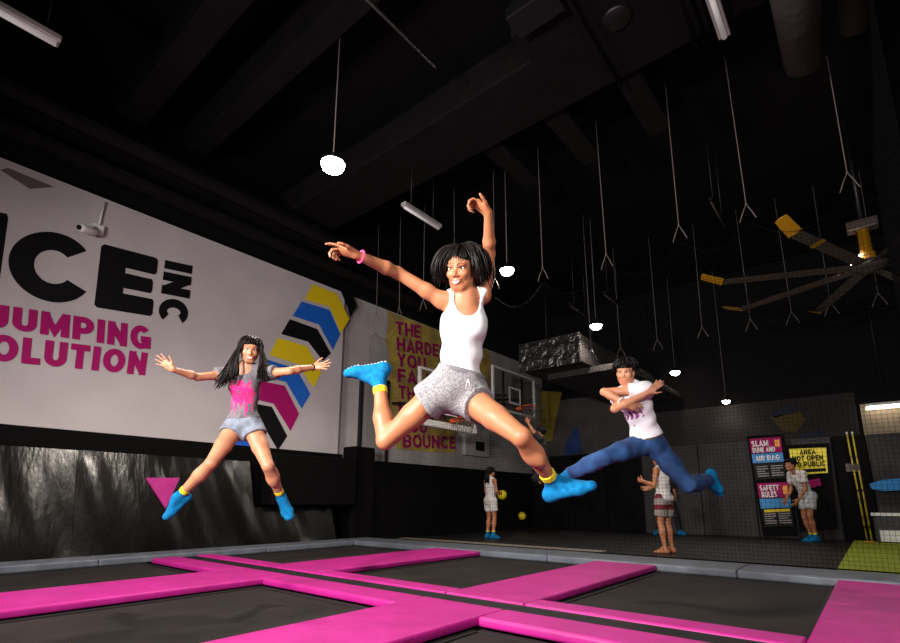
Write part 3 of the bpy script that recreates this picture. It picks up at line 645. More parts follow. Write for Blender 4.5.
MB().box(x0, x1, FY-.5, FY-.04, zb, zt-.04, .02).build('body', blackm, t); MB().box(x0-.02, x1+.02, FY-.52, FY-.03, zt-.04, zt+.02, .01).build('lid', whitem, t)
MB().box(x0+.08, x1-.06, FY-.512, FY-.5, zb+.02, ony(880, 530, FY-.5)[2], .004).build('white_panel', whitem, t)
b = MB(); b.poly3([ony(p[0], p[1], FY-.3) for p in [(869, 484), (882, 480), (906, 478), (906, 490), (884, 491), (872, 489)]], np.array([0, .16, 0])); b.build('foam_block', bluef, None, 'bright blue pointed foam block leaning at the right edge behind the case', 'foam block')
# ================================================================== FIGURES (one continuous body each, grown as a distance field)
skin_m = mat('skin', (182, 118, 82), .48, sub=.08, spec=.45, rgb2=(170, 108, 74), nscale=9.)
skin_p = mat('skin_pale', (194, 134, 100), .48, sub=.08, spec=.45, rgb2=(184, 123, 91), nscale=9.)
hairm = mat('dark_hair', (14, 9, 8), .45, spec=.2, rgb2=(24, 15, 12), nscale=60.)
hairb = mat('black_hair', (9, 7, 8), .45, spec=.2)
lipm = mat('lips', (176, 74, 74), .45); toothm = mat('teeth', (238, 232, 224), .3); eyew = mat('eye_white', (225, 218, 212), .3)
irism = mat('iris', (24, 14, 12), .2); browm = mat('brow', (30, 20, 17), .7); mouthd = mat('mouth_dark', (60, 20, 20), .6)
tankm = mat('white_rib_cotton', (216, 214, 216), .85, bump=.003, bscale=16., sheen=.1)
greyshort = mat('grey_marl', (150, 146, 148), .9, rgb2=(112, 108, 112), nscale=130., ramp=(.42, .58), bump=.002, bscale=40.)
greyband = mat('grey_waistband', (112, 108, 112), .9)
sockm = mat('blue_sock', (8, 116, 166), .9, rgb2=(5, 94, 146), nscale=40., bump=.001, bscale=120., spec=.2)
cuffm = mat('yellow_cuff', (228, 204, 32), .85)
gripm = mat('grip_dots', (226, 232, 232), .7)
teem = mat('grey_tee', (116, 112, 116), .9, rgb2=(94, 90, 95), nscale=60., attr='print', argb=(240, 36, 128), bump=.003, bscale=14.)
denimg = mat('grey_denim', (132, 138, 150), .85, rgb2=(104, 110, 124), nscale=22., bump=.002, bscale=60.)
wtee = mat('white_tee', (228, 224, 230), .85, attr='print', argb=(150, 66, 140), bump=.004, bscale=11.)
jeanm = mat('blue_jeans', (18, 48, 92), .85, rgb2=(38, 80, 132), nscale=7., ramp=(.38, .7), bump=.004, bscale=15.)
beltm = mat('canvas_belt', (96, 88, 84), .8)
whitec = mat('white_cotton', (214, 208, 204), .85, bump=.004, bscale=12.)
boards = mat('grey_striped_shorts', (140, 130, 126), .85, attr='print', argb=(104, 14, 30), bump=.003, bscale=14.)
darkc = mat('black_cotton', (20, 19, 21), .85); olive = mat('olive_tee', (74, 74, 26), .85)
palesh = mat('pale_shorts', (196, 198, 206), .85, bump=.003, bscale=14.)
beadm = mat('pink_beads', (232, 60, 120), .4)

def _rc(P, a, b, ra, rb):
    ab = b-a; L2 = max(1e-9, ab@ab); t = np.clip(((P-a)@ab)/L2, 0, 1)
    return np.linalg.norm(P-a-t[..., None]*ab, axis=-1)-(ra+(rb-ra)*t)
def _el(P, c, R, r):
    q = (P-c)@R; r = np.asarray(r); k0 = np.linalg.norm(q/r, axis=-1); k1 = np.linalg.norm(q/(r*r), axis=-1)
    return k0*(k0-1)/np.maximum(k1, 1e-6)
I3 = np.eye(3)
class SDF:
    def __init__(s): s.p = []
    def cone(s, a, b, ra, rb, k=.02, cut=None): s.p.append(('c', np.asarray(a, float), np.asarray(b, float), ra, rb, k, cut, 1)); return s
    def ell(s, c, r, R=I3, k=.02, cut=None): s.p.append(('e', np.asarray(c, float), R, np.asarray(r, float), None, k, cut, 1)); return s
    def sub(s, c, r, R=I3, k=.01): s.p.append(('e', np.asarray(c, float), R, np.asarray(r, float), None, k, None, -1)); return s
    def subc(s, a, b, ra, rb, k=.01): s.p.append(('c', np.asarray(a, float), np.asarray(b, float), ra, rb, k, None, -1)); return s
    def grown(s, g, kinds=None):
        o = SDF()
        for q in s.p:
            q = list(q)
            if q[0] == 'c': q[3] += g; q[4] += g
            else: q[3] = q[3]+g
            o.p.append(tuple(q))
        return o
    def plus(s, o): n = SDF(); n.p = s.p+o.p; return n
    def bounds(s):
        lo, hi = np.full(3, 1e9), np.full(3, -1e9)
        for q in s.p:
            if q[7] < 0: continue
            if q[0] == 'c':
                lo = np.minimum(lo, np.minimum(q[1]-q[3], q[2]-q[4])); hi = np.maximum(hi, np.maximum(q[1]+q[3], q[2]+q[4]))
            else: lo = np.minimum(lo, q[1]-q[3].max()); hi = np.maximum(hi, q[1]+q[3].max())
        return lo, hi
    def _d(s, q, P):
        d = _rc(P, q[1], q[2], q[3], q[4]) if q[0] == 'c' else _el(P, q[1], q[2], q[3])
        if q[6]:
            for (o, n) in q[6]: d = np.maximum(d, (P-o)@n)
        return d
    def val(s, P):
        D = np.full(P.shape[:-1], 9.)
        for q in s.p: D = s._mix(D, s._d(q, P), q)
        return D
    def _mix(s, D, d, q):
        k = q[5]
        if q[7] > 0:
            h = np.clip(.5+.5*(D-d)/k, 0, 1); return D+(d-D)*h-k*h*(1-h)
        h = np.clip(.5-.5*(D+d)/k, 0, 1); return D+(-d-D)*h+k*h*(1-h)
    def grid(s, h, mod=None):
        lo, hi = s.bounds(); lo = lo-3*h; hi = hi+3*h; n = np.ceil((hi-lo)/h).astype(int)+1
        D = np.full(n, .5, np.float32); ax = [lo[i]+h*np.arange(n[i]) for i in range(3)]
        for q in s.p:
            if q[0] == 'c': a = np.minimum(q[1]-q[3], q[2]-q[4]); b = np.maximum(q[1]+q[3], q[2]+q[4])
            else: a = q[1]-q[3].max(); b = q[1]+q[3].max()
            m = q[5]*1.2+3*h
            i0 = np.clip(((a-m-lo)/h).astype(int), 0, n-1); i1 = np.clip(((b+m-lo)/h).astype(int)+2, 1, n)
            sl = tuple(slice(i0[i], i1[i]) for i in range(3))
            P = np.stack(np.meshgrid(*[ax[i][sl[i]] for i in range(3)], indexing='ij'), -1)
            D[sl] = s._mix(D[sl], s._d(q, P), q)
        if mod is not None:
            m_ = np.abs(D) < 8*h; idx = np.nonzero(m_)
            P = np.stack([ax[i][idx[i]] for i in range(3)], -1); D[idx] = mod(P, D[idx])
            # far interior / exterior points still obey hard cuts
            idx = np.nonzero((~m_) & (D < 0)); P = np.stack([ax[i][idx[i]] for i in range(3)], -1)
            if len(P): D[idx] = mod(P, D[idx])
        return D, lo
def surfnet(D, lo, h):
    n = D.shape; ins = D < 0
    cnt = np.zeros([q-1 for q in n], np.int8); offs = [(i, j, k) for i in (0, 1) for j in (0, 1) for k in (0, 1)]
    for o in offs: cnt += ins[o[0]:n[0]-1+o[0], o[1]:n[1]-1+o[1], o[2]:n[2]-1+o[2]]
    act = (cnt > 0) & (cnt < 8); ix = np.argwhere(act)
    vid = np.full(act.shape, -1, np.int32); vid[act] = np.arange(len(ix))
    c = np.stack([D[ix[:, 0]+o[0], ix[:, 1]+o[1], ix[:, 2]+o[2]] for o in offs], 1); O = np.array(offs, float)
    S_ = np.zeros((len(ix), 3)); W = np.zeros(len(ix))
    for a in range(8):
        for b in range(a+1, 8):
            if np.abs(O[a]-O[b]).sum() != 1: continue
            x = (c[:, a] < 0) != (c[:, b] < 0); den = c[:, a]-c[:, b]; t = np.where(x, c[:, a]/np.where(x, den, 1), 0)
            S_ += np.where(x[:, None], O[a]+(O[b]-O[a])*t[:, None], 0); W += x
    V = lo+h*(ix+S_/W[:, None]); Fs = []
    for d in range(3):
        e, g_ = [(1, 2), (2, 0), (0, 1)][d]
        A = [slice(None)]*3; B = [slice(None)]*3; A[d] = slice(0, n[d]-1); B[d] = slice(1, n[d])
        ch = ins[tuple(A)] != ins[tuple(B)]; q = np.argwhere(ch)
        q = q[(q[:, e] > 0) & (q[:, g_] > 0) & (q[:, e] < n[e]-1) & (q[:, g_] < n[g_]-1)]
        if not len(q): continue
        def gv(de, dg): r = q.copy(); r[:, e] -= de; r[:, g_] -= dg; return vid[r[:, 0], r[:, 1], r[:, 2]]
        f = np.stack([gv(1, 1), gv(0, 1), gv(0, 0), gv(1, 0)], 1)
        flip = ~ins[q[:, 0], q[:, 1], q[:, 2]]; f[flip] = f[flip][:, ::-1]; Fs.append(f)
    Fc = np.concatenate(Fs)
    # light relaxation
    for _ in range(2):
        A_ = np.zeros_like(V); Wn = np.zeros(len(V))
        for a, b in ((0, 1), (1, 2), (2, 3), (3, 0)):
            np.add.at(A_, Fc[:, a], V[Fc[:, b]]); np.add.at(A_, Fc[:, b], V[Fc[:, a]]); np.add.at(Wn, Fc[:, a], 1); np.add.at(Wn, Fc[:, b], 1)
        V = V+.4*(A_/np.maximum(Wn, 1)[:, None]-V)
    return V, Fc
def sdf_obj(name, s, h, m, parent, mod=None, attr=None):
    D, lo = s.grid(h, mod); V, Fc = surfnet(D, lo, h)
    me = bpy.data.meshes.new(name); me.vertices.add(len(V)); me.vertices.foreach_set('co', V.ravel())
    me.loops.add(len(Fc)*4); me.loops.foreach_set('vertex_index', Fc.ravel().astype(np.int32))
    me.polygons.add(len(Fc)); me.polygons.foreach_set('loop_start', np.arange(0, len(Fc)*4, 4, dtype=np.int32))
    me.polygons.foreach_set('use_smooth', np.ones(len(Fc), bool)); me.materials.append(m); me.update(calc_edges=True); me.validate()
    if attr is not None:
        a = me.attributes.new('print', 'FLOAT', 'POINT'); a.data.foreach_set('value', attr(V).astype(np.float32))
    o = bpy.data.objects.new(name, me); COL.objects.link(o)
    r = parent
    while r is not None:
        o.location -= Vector(r.location); r = r.parent
    o.parent = parent
    return o
def mbchild(mb, name, m, parent, label=None):
    o = mb.build(name, m, None); r = parent
    while r is not None: o.location -= Vector(r.location); r = r.parent
    o.parent = parent
    if label: o['label'] = label
    return o
def frame(fwd, up):
    f = nrm(fwd); s = nrm(np.cross(f, up)); u = np.cross(s, f)   # s = viewer-side axis: person's own right
    return -s, f, u                                             # left, forward, up
def folds(P, a, b, amp, seed):
    """cloth folds: warped sine ridges, in metres"""
    w = P+.03*np.sin(P[..., [1, 2, 0]]*11+seed)
    return amp*(np.sin(w@np.asarray(a)+seed)*.6+np.sin(w@np.asarray(b)+2.1*seed)*.4)
def hand(s, W, d, n, th, S, curl=(.3, .3, .35, .4), thumb=.5, fr=.0085, spread=.16, L=1.):
    """palm + five fingers; d fingers' way, n palm's facing, th towards the thumb; curl per finger (rad per joint)"""
    d = nrm(d); n = nrm(n-d*(n@d)); t = nrm(th-d*(th@d)-n*(th@n)); k = .008*S
    base = []
    for i, off in enumerate((.028, .0095, -.0095, -.027)):
        kn = W+d*(.088-.004*abs(i-1.2)*1.5)*S*L+t*off*S; base.append(kn)
        s.cone(W+t*off*.55*S+d*.008*S, kn, .015*S, .0115*S, .014*S)
    s.ell(W+d*.05*S+n*.004*S, (.036*S, .044*S, .014*S), np.stack([t, d, n], 1), .012*S)
    ln = [(.040, .025, .02), (.045, .029, .021), (.042, .027, .021), (.033, .021, .018)]
    for i, kn in enumerate(base):
        a = spread*(1.4-i)*.75; fd = d*math.cos(a)+t*math.sin(a); p = kn; ang = 0; r = fr*S*(1 if i < 3 else .88)
        for j in range(3):
            ang += curl[i]*(1. if j else .8); v = fd*math.cos(ang)+n*math.sin(ang); q = p+v*ln[i][j]*S*L
            s.cone(p, q, r*(1-.06*j), r*(1-.06*(j+1)), .004*S); p = q
    p = W+d*.02*S+t*.024*S; v = nrm(d*.62+t*.72+n*.25*thumb); q = p+v*.042*S; s.cone(p, q, .015*S, .0115*S, .01*S)
    v2 = nrm(v+d*.5+n*.3*thumb); q2 = q+v2*.032*S; s.cone(q, q2, .0108*S, .0098*S, .004*S)
    v3 = nrm(v2+d*.3+n*.3*thumb); s.cone(q2, q2+v3*.024*S, .0098*S, .008*S, .004*S)
def foot(s, A, toe, sole, S, g=0.):
    toe = nrm(toe); sole = nrm(sole-toe*(sole@toe)); side = np.cross(toe, sole); k = .02*S
    hl = A+sole*.045*S-toe*.035*S; s.cone(A, hl, .034*S+g, .031*S+g, k)
    ball = A+toe*.115*S+sole*.056*S
    for o in (-.5, .5):
        s.cone(hl+side*o*.02*S, ball+side*o*.046*S, .026*S+g, .02*S+g, k)
        s.cone(A+toe*.02*S, ball+side*o*.03*S-sole*.012*S, .03*S+g, .02*S+g, k)
        s.cone(ball+side*o*.046*S, ball+side*o*.036*S+toe*.05*S, .02*S+g, .0155*S+g, k)
    s.cone(ball, ball+toe*.06*S, .019*S+g, .014*S+g, k)
def head_sdf(s, c, Fr, S, jaw=1.):
    Lx, Fy, Uz = Fr; R = np.stack([Lx, Fy, Uz], 1)
    def w(x, y, z): return c+R@(np.array([x, y, z])*S)
    k = .02*S
    s.ell(w(0, -.014, .032), np.array([.071, .09, .082])*S, R, k)
    s.ell(w(0, .022, -.022), np.array([.060, .062, .078])*S, R, k)
    s.ell(w(0, .046, -.080), np.array([.031*jaw, .033, .025])*S, R, k)
    for q in (-1, 1):
        s.cone(w(q*.05, .004, -.05), w(q*.02, .056, -.09), .02*S, .018*S, k)
        s.ell(w(q*.036, .056, -.022), np.array([.025, .024, .022])*S, R, .014*S)
        s.cone(w(q*.014, .08, .026), w(q*.045, .066, .026), .01*S, .008*S, .012*S)
        s.sub(w(q*.031, .096, .006), np.array([.018, .014, .010])*S, R, .012*S)
        s.ell(w(q*.071, -.008, -.008), np.array([.009, .019, .031])*S, R, .006*S)
    s.cone(w(0, .076, .012), w(0, .098, -.026), .007*S, .0105*S, .012*S)
    for q in (-1, 1): s.ell(w(q*.0125, .086, -.031), np.array([.009, .011, .008])*S, R, .006*S)
    s.ell(w(0, .072, -.06), np.array([.03, .018, .02])*S, R, .012*S)
    return w, R
def face(hd, w, Fr, S, parent, smile=True, lids=.55):
    """eyes, brows and mouth laid on the head's own surface"""
    Lx, Fy, Uz = Fr
    def on(x, z, lift=0.):
        ys = np.linspace(.14, .02, 160); P = np.array([w(x, y, z) for y in ys]); v = hd.val(P); i = int(np.argmax(v < 0))
        return w(x, ys[i]+lift/S, z)
    R = np.stack([Lx, Fy, Uz], 1)
    for q, nm in ((1, 'eye'), (-1, 'eye')):
        c = on(q*.031, .006, 0); b = MB(); b.ball(c-Fy*.004*S, np.array([.0155, .008, .0155*lids*.75])*S, R, 16); e = mbchild(b, nm, eyew, parent)
        b = MB(); b.ball(c+Fy*.0016*S-Lx*.002*S*0, np.array([.0075, .0035, .0075*min(1., lids*1.15)])*S, R, 12); mbchild(b, 'iris', irism, e)
        b = MB(); pts = [on(q*(.031+.019*math.cos(a)), .006+.0125*lids*math.sin(a)+.001, .0012*S) for a in np.linspace(PI*.98, PI*.0, 9)]
        b.tube(pts, [.0012*S]+[.0026*S]*7+[.0012*S], 6); mbchild(b, 'eyelid_line', browm, e)
        b = MB(); pts = [on(q*x, z, .001*S) for x, z in ((.014, .026), (.024, .031), (.036, .032), (.049, .027))]
        b.tube(pts, [.0024*S, .0032*S, .003*S, .0016*S], 6, flat=.6); mbchild(b, 'eyebrow', browm, parent)
    mz = -.057
    if smile:
        N_ = 11; xs_ = np.linspace(-.029, .029, N_)
        up = [on(x, mz+.010*(abs(x)/.029)**2, .0005*S) for x in xs_]; lo = [on(x, mz+.010*(abs(x)/.029)**2-.0165*(1-(abs(x)/.0295)**2), .0005*S) for x in xs_]
        b = MB(); V = [p+Fy*.001*S for p in up]+[p+Fy*.001*S for p in lo]; b.add(V, [(i, i+1, N_+i+1, N_+i) for i in range(N_-1)], True); mo = mbchild(b, 'teeth', toothm, parent)
        b = MB(); b.tube(up, [.0012*S]+[.0026*S]*9+[.0012*S], 6); mbchild(b, 'upper_lip', lipm, parent)
        b = MB(); b.tube(lo, [.0012*S]+[.0031*S]*9+[.0012*S], 6); mbchild(b, 'lower_lip', lipm, parent)
    else:
        up = [on(x, mz+.002*math.cos(x*90), .0003*S) for x in np.linspace(-.022, .022, 9)]
        b = MB(); b.tube(up, [.001*S]+[.0045*S]*7+[.001*S], 6, flat=.7); mbchild(b, 'lips', lipm, parent)
def hair_mesh(w, S, locks, r=.008, n=5):
    b = MB()
    for pts in locks:
        P = [w(*p) for p in pts]; m = len(P); rad = [r*S*(.75 if i == 0 else 1. if i < m*.6 else max(.12, 1-1.0*(i-m*.6)/(m*.4))) for i in range(m)]
        b.tube(P, rad, n, flat=.55)
    return b
def cap_locks(rnd, nl, phi_rng, th0, th1, rx, ry, rz, cz, lift=0., jit=.006, flare=0., cy=-.014, seg=8):
    """locks that start near the crown and follow an ellipsoid down; phi 0 = front"""
    o = []
    for i in range(nl):
        ph = phi_rng[0]+(phi_rng[1]-phi_rng[0])*(i+.5*rnd.random())/nl; t1 = th1(ph) if callable(th1) else th1
        t1 += rnd.uniform(-.12, .12); t0 = th0*.5+rnd.uniform(0, .3); pts = []; j = rnd.uniform(-jit, jit*1.6); dp = rnd.uniform(-.16, .16)
        for k in range(seg+1):
            u = k/seg; th = t0+(t1-t0)*u; p = ph+dp*u; lf_ = lift*min(1., u*2.2); e = 1+lf_+j/.08+flare*u*u
            pts.append((rx*e*math.sin(th)*math.sin(p), cy+ry*e*math.sin(th)*math.cos(p), cz+rz*(1+lf_*.6+j/.08*min(1, .3+u*2))*math.cos(th)))
        o.append(pts)
    return o
def torso_sdf(N, Pl, SR, SL, HR, HL, Fr, S, male=False, wid=1.):
    """Fr = left, fwd, up of the torso; returns body prims"""
    Lx, Fy, Uz = Fr; R = np.stack([Lx, Fy, Uz], 1); s = SDF(); k = .05*S
    T = N-Pl; Hh = np.linalg.norm(T); ax = T/Hh; mid = Pl+T*.38
    cw = (.138 if male else .112)*S*wid
    s.ell(Pl+T*.70+Fy*.004*S, (cw, (.092 if male else .082)*S, .29*Hh), R, k)
    s.ell(mid, ((.122 if male else .096)*S*wid, (.082 if male else .07)*S, .30*Hh), R, k)
    s.ell(Pl+T*.02, ((.132 if male else .132)*S*wid, .088*S, .105*S), R, k)
    for q in (-1, 1):
        s.ell(Pl-Uz*.035*S+Lx*q*.055*S-Fy*.045*S, (.07*S, .065*S, .075*S), R, .04*S)
        if not male: s.ell(Pl+T*.68+Lx*q*.05*S*wid+Fy*.055*S, (.042*S, .036*S, .042*S), R, .035*S)
        else: s.ell(Pl+T*.72+Lx*q*.06*S+Fy*.05*S, (.06*S, .035*S, .05*S), R, .03*S)
    for J in (SR, SL):
        s.cone(N-ax*.035*S, J, (.045 if male else .04)*S, (.044 if male else .033)*S, .035*S)
        s.cone(N+ax*.03*S, J+ax*.0*S, .033*S, .026*S, .04*S)
    return s
def limb_arm(s, A, B, C_, S, m=1.):
    s.cone(A, A+(B-A)*.35, .041*S*m, .038*S*m, .025*S); s.cone(A+(B-A)*.35, B, .038*S*m, .031*S*m, .02*S)
    s.cone(B, B+(C_-B)*.3, .031*S*m, .033*S*m, .015*S); s.cone(B+(C_-B)*.3, C_, .033*S*m, .0215*S*m, .015*S)
def limb_leg(s, A, B, C_, S, back, m=1.):
    s.cone(A, A+(B-A)*.5, .082*S*m, .066*S*m, .03*S); s.cone(A+(B-A)*.5, B, .066*S*m, .047*S*m, .02*S)
    s.cone(B, B+(C_-B)*.35, .046*S*m, .05*S*m, .015*S); s.cone(B+(C_-B)*.35, C_, .047*S*m, .030*S*m, .02*S)
    s.ell(B+(C_-B)*.3+back*.010*S, np.array([.042, .042, .09])*S*m, np.stack(frame(back, C_-B), 1), .03*S)
def cut_above(o, n): return (np.asarray(o, float), nrm(n))
def sock(person, A, K, toe, sole, S, h, dots=False, cuff_len=.05, m=None):
    up = nrm(K-A); s = SDF(); foot(s, A, toe, sole, S, .006*S)
    top = A+up*.075*S; s.cone(A, A+up*.12*S, .036*S, .036*S, .02*S, [cut_above(top, up)])
    so = sdf_obj('sock', s, h, m or sockm, person)
    c = SDF(); c.cone(A+up*.0*S, A+up*.2*S, .0385*S, .0395*S, .001, [cut_above(top+up*.02*S, up), cut_above(top-up*.018*S, -up)])
    sdf_obj('cuff', c, h*.8, cuffm, so)
    if dots:
        toe = nrm(toe); sl = nrm(sole-toe*(sole@toe)); sd = np.cross(toe, sl); b = MB()
        for i in range(12):
            for j in (-1, 0, 1): 
                p = A+toe*(-.05+.019*i)*S+sd*j*.017*S+sl*.03*S
                P = np.array([p+sl*q for q in np.linspace(.08, 0, 60)]); v = s.val(P); q = int(np.argmax(v < 0)); b.ball(P[q], .0045*S, seg=6)
        mbchild(b, 'grip_dots', gripm, so)['kind'] = 'stuff'

# ---------------------------------------------------------------- the leaping girl
def leaping_girl():
    S_ = 1.; P = at(458.5, 388.5, 2.55); HR = at(441, 390, 2.55); HL = at(472, 400.5, 2.55)
    N = at(466, 297, 2.52); SR = at(442, 300.5, 2.52); SL = at(482.5, 296, 2.55)
    ER = limb(SR, 398, 273, .25, -1); WR = limb(ER, 357, 255, .232, -1); EL = limb(SL, 489.5, 254, .235, 1); WL = limb(EL, 488.5, 213, .222, -1)
    KR = limb(HR, 385, 441, .39, 1); AR = limb(KR, 379, 378, .36, 1); KL = limb(HL, 521.5, 437, .39, -1); AL = limb(KL, 554, 484, .37, 1)
    root = empty('person', P, 'girl in white tank top and grey shorts leaping high in blue socks, arms up', 'person')
    tor = frame(np.cross(SL-SR, N-P), N-P)
    body = torso_sdf(N, P, SR, SL, HR, HL, tor, S_, wid=1.0)
    Lx, Fy, Uz = tor
    hc = at(461.5, 270, 2.50); toc = nrm(CAM-hc); hf = frame(toc*.92-RR*.40+UU*.02, UU+RR*.05)
    full = SDF(); full.p = list(body.p)
    full.cone(N-Uz*.02, hc-hf[1]*.012-hf[2]*.05, .05, .044, .03)
    arms = SDF()
    limb_arm(arms, SR, ER, WR, 1., .93); limb_arm(arms, SL, EL, WL, 1., .93)
    hr = WR+nrm(WR-ER)*.004; hand(arms, hr, -RR*.95+UU*.30+FF*-.1, -UU*.85-FF*.3, -FF*.9+UU*.3, .84, (.2, .75, .95, 1.05), .6, .0092)
    hand(arms, WL, UU*.62-RR*.8-FF*.1, -RR*.4-UU*.8-FF*.3, -FF*.3-RR*.5+UU*.8, .84, (.7, 1.0, 1.1, 1.15), .1, .0095)
    legs = SDF(); limb_leg(legs, HR, KR, AR, 1., nrm(KR-HR)*.3+UU*.3+RR*.6, .93); limb_leg(legs, HL, KL, AL, 1., FF*.7+RR*.1-UU*.2, .93)
    tR, sR = -RR*.98-UU*.17+FF*.15, UU*.97-RR*.15+FF*.15; tL, sL = RR*.86+UU*.33-FF*.38, -UU*.85+RR*.3-FF*.12
    foot(legs, AR, tR, sR, .97); foot(legs, AL, tL, sL, .97)
    hd = SDF(); w, R = head_sdf(hd, hc, hf, .92)
    full = full.plus(arms).plus(legs).plus(hd)
    body_o = sdf_obj('body', full, .0052, skin_m, root)
    face(hd, w, hf, .92, root, True, .5)
    # tank top
    T = body.grown(.0075)
    hemc = at(462, 371, 2.5); hemn = nrm(UU*.97+RR*.25); scoop = N+Fy*.035-Uz*.012; sb = N-Fy*.05+Uz*.02
    def tank(Pp, D):
        D = D-folds(Pp, Uz*62+Lx*14, Uz*38-Lx*30, .0048, 1.3)*np.clip(((Pp-P)@Uz-.05)/.05, 0, 1)*np.clip((.34-(Pp-P)@Uz)/.12, .1, 1)
        D = np.maximum(D, -((Pp-hemc)@hemn)-.004*np.sin((Pp@Lx)*60))
        q = (Pp-scoop); e = np.sqrt((q@Lx/.066)**2+(q@Uz/.088)**2); D = np.where(q@Fy > -.035, np.maximum(D, (1-e)*.06), D)
        q = (Pp-sb); e = np.sqrt((q@Lx/.066)**2+(q@Uz/.075)**2); D = np.where(q@Fy <= .02, np.maximum(D, (1-e)*.06), D)
        for sg in (-1, 1):
            q = Pp-(N+Lx*sg*.152-Uz*.022); e = np.sqrt((q@Lx/.066)**2+(q@Uz/.092)**2); D = np.maximum(D, (1-e)*.06)
        D = np.maximum(D, (Pp-(N+Uz*.06))@Uz)
        return D
    tk = sdf_obj('tank_top', T, .0052, tankm, root, tank)
    # shorts
    sh = SDF(); hem = {}
    for q in body.p[1:3]+body.p[3:4]: pass
    pel = SDF(); pel.p = [q for q in body.p if q[0] == 'e'][1:3]; pel = pel.grown(.013)
    sh.p = list(pel.p); sh.ell(P-Uz*.035-Fy*.03, (.15, .1, .1), np.stack(tor, 1), .04)
    for Hh, Kk, ln, rr in ((HR, KR, .31, .116), (HL, KL, .20, .100)):
        a = nrm(Kk-Hh); sh.cone(Hh-a*.02, Hh+a*.36, .094, rr, .03, [cut_above(Hh+a*ln*.34, nrm(a-Uz*-.15))])
    wc = at(459, 368.5, 2.55); wn = nrm(UU+RR*.27)
    def shortm(Pp, D):
        D = D-folds(Pp, Lx*50+Uz*24, Lx*-40+Uz*34, .0035, 2.2)
        return np.maximum(D, (Pp-wc)@wn)
    so = sdf_obj('shorts', sh, .0052, greyshort, root, shortm)
    wb = SDF(); wb.p = list(pel.grown(.0015).p)
    sdf_obj('waistband', wb, .005, greyband, so, lambda Pp, D: np.maximum(np.maximum(D, (Pp-wc-wn*.003)@wn), -((Pp-wc+wn*.022)@wn)))
    b = MB(); kp = at(468, 379, 2.43)
    for q in (-1, 1): b.tube([kp, kp+RR*.006*q-UU*.02, kp+RR*.012*q-UU*.045], .0022, 5)
    mbchild(b, 'drawstring', tankm, so)
    sock(root, AR, KR, tR, sR, .99, .005, True); sock(root, AL, KL, tL, sL, .99, .005)
    b = MB(); d = nrm(WR-ER); e1 = nrm(np.cross(d, UU)); e2 = np.cross(d, e1); c = WR-d*.022
    for i in range(20): an = 2*PI*i/20; b.ball(c+(e1*math.cos(an)+e2*math.sin(an))*.028, .0055, seg=6)
    mbchild(b, 'bracelet', beadm, root)
    # bob of hair, lifted by the jump
    rnd = random.Random(5); hs = SDF(); hs.ell(w(0, -.022, .036), np.array([.08, .095, .088])*.92, R, .01)
    def hm(Pp, D):
        q = (Pp-hc)@R/.92; return np.maximum(D, np.where(q[..., 1] > .03, np.minimum((.045-q[..., 2])*.5, .03), -1))
    L_ = cap_locks(rnd, 26, (-.95, .95), .15, lambda p: 1.30+.10*abs(p), .084, .10, .092, .036, .05, .006, .05)
    def endth(p): return 2.25
    for lf, fl, nl in ((.04, .28, 240), (.14, .38, 260), (.24, .44, 220)):
        L_ += cap_locks(rnd, nl, (.95, 2*PI-.95), .1, lambda p: 2.25+.1*math.cos(3*p)+rnd.uniform(-.25, .2), .088, .09, .094, .03, lf, .02, fl+rnd.uniform(-.1, .2))
    for i in range(70):   # loose strands blown away from the bob
        ph = rnd.uniform(1.0, 2*PI-1.0); th = rnd.uniform(1.2, 1.9); r0 = .1; d = (math.sin(th)*math.sin(ph), math.sin(th)*math.cos(ph), math.cos(th)); q = rnd.uniform(.04, .075); dn = rnd.uniform(.05, .12)
        L_.append([(d[0]*(r0+q*u)+rnd.uniform(-.004, .004), -.014+d[1]*(r0+q*u), .03+d[2]*(r0+q*u)-dn*u*u) for u in np.linspace(0, 1, 8)])
    hb = hair_mesh(w, .92, L_, .0056, 5); ho = mbchild(hb, 'hair', hairm, root)
    sdf_obj('hair_base', hs, .006, hairm, ho, hm)
    return root
leaping_girl()

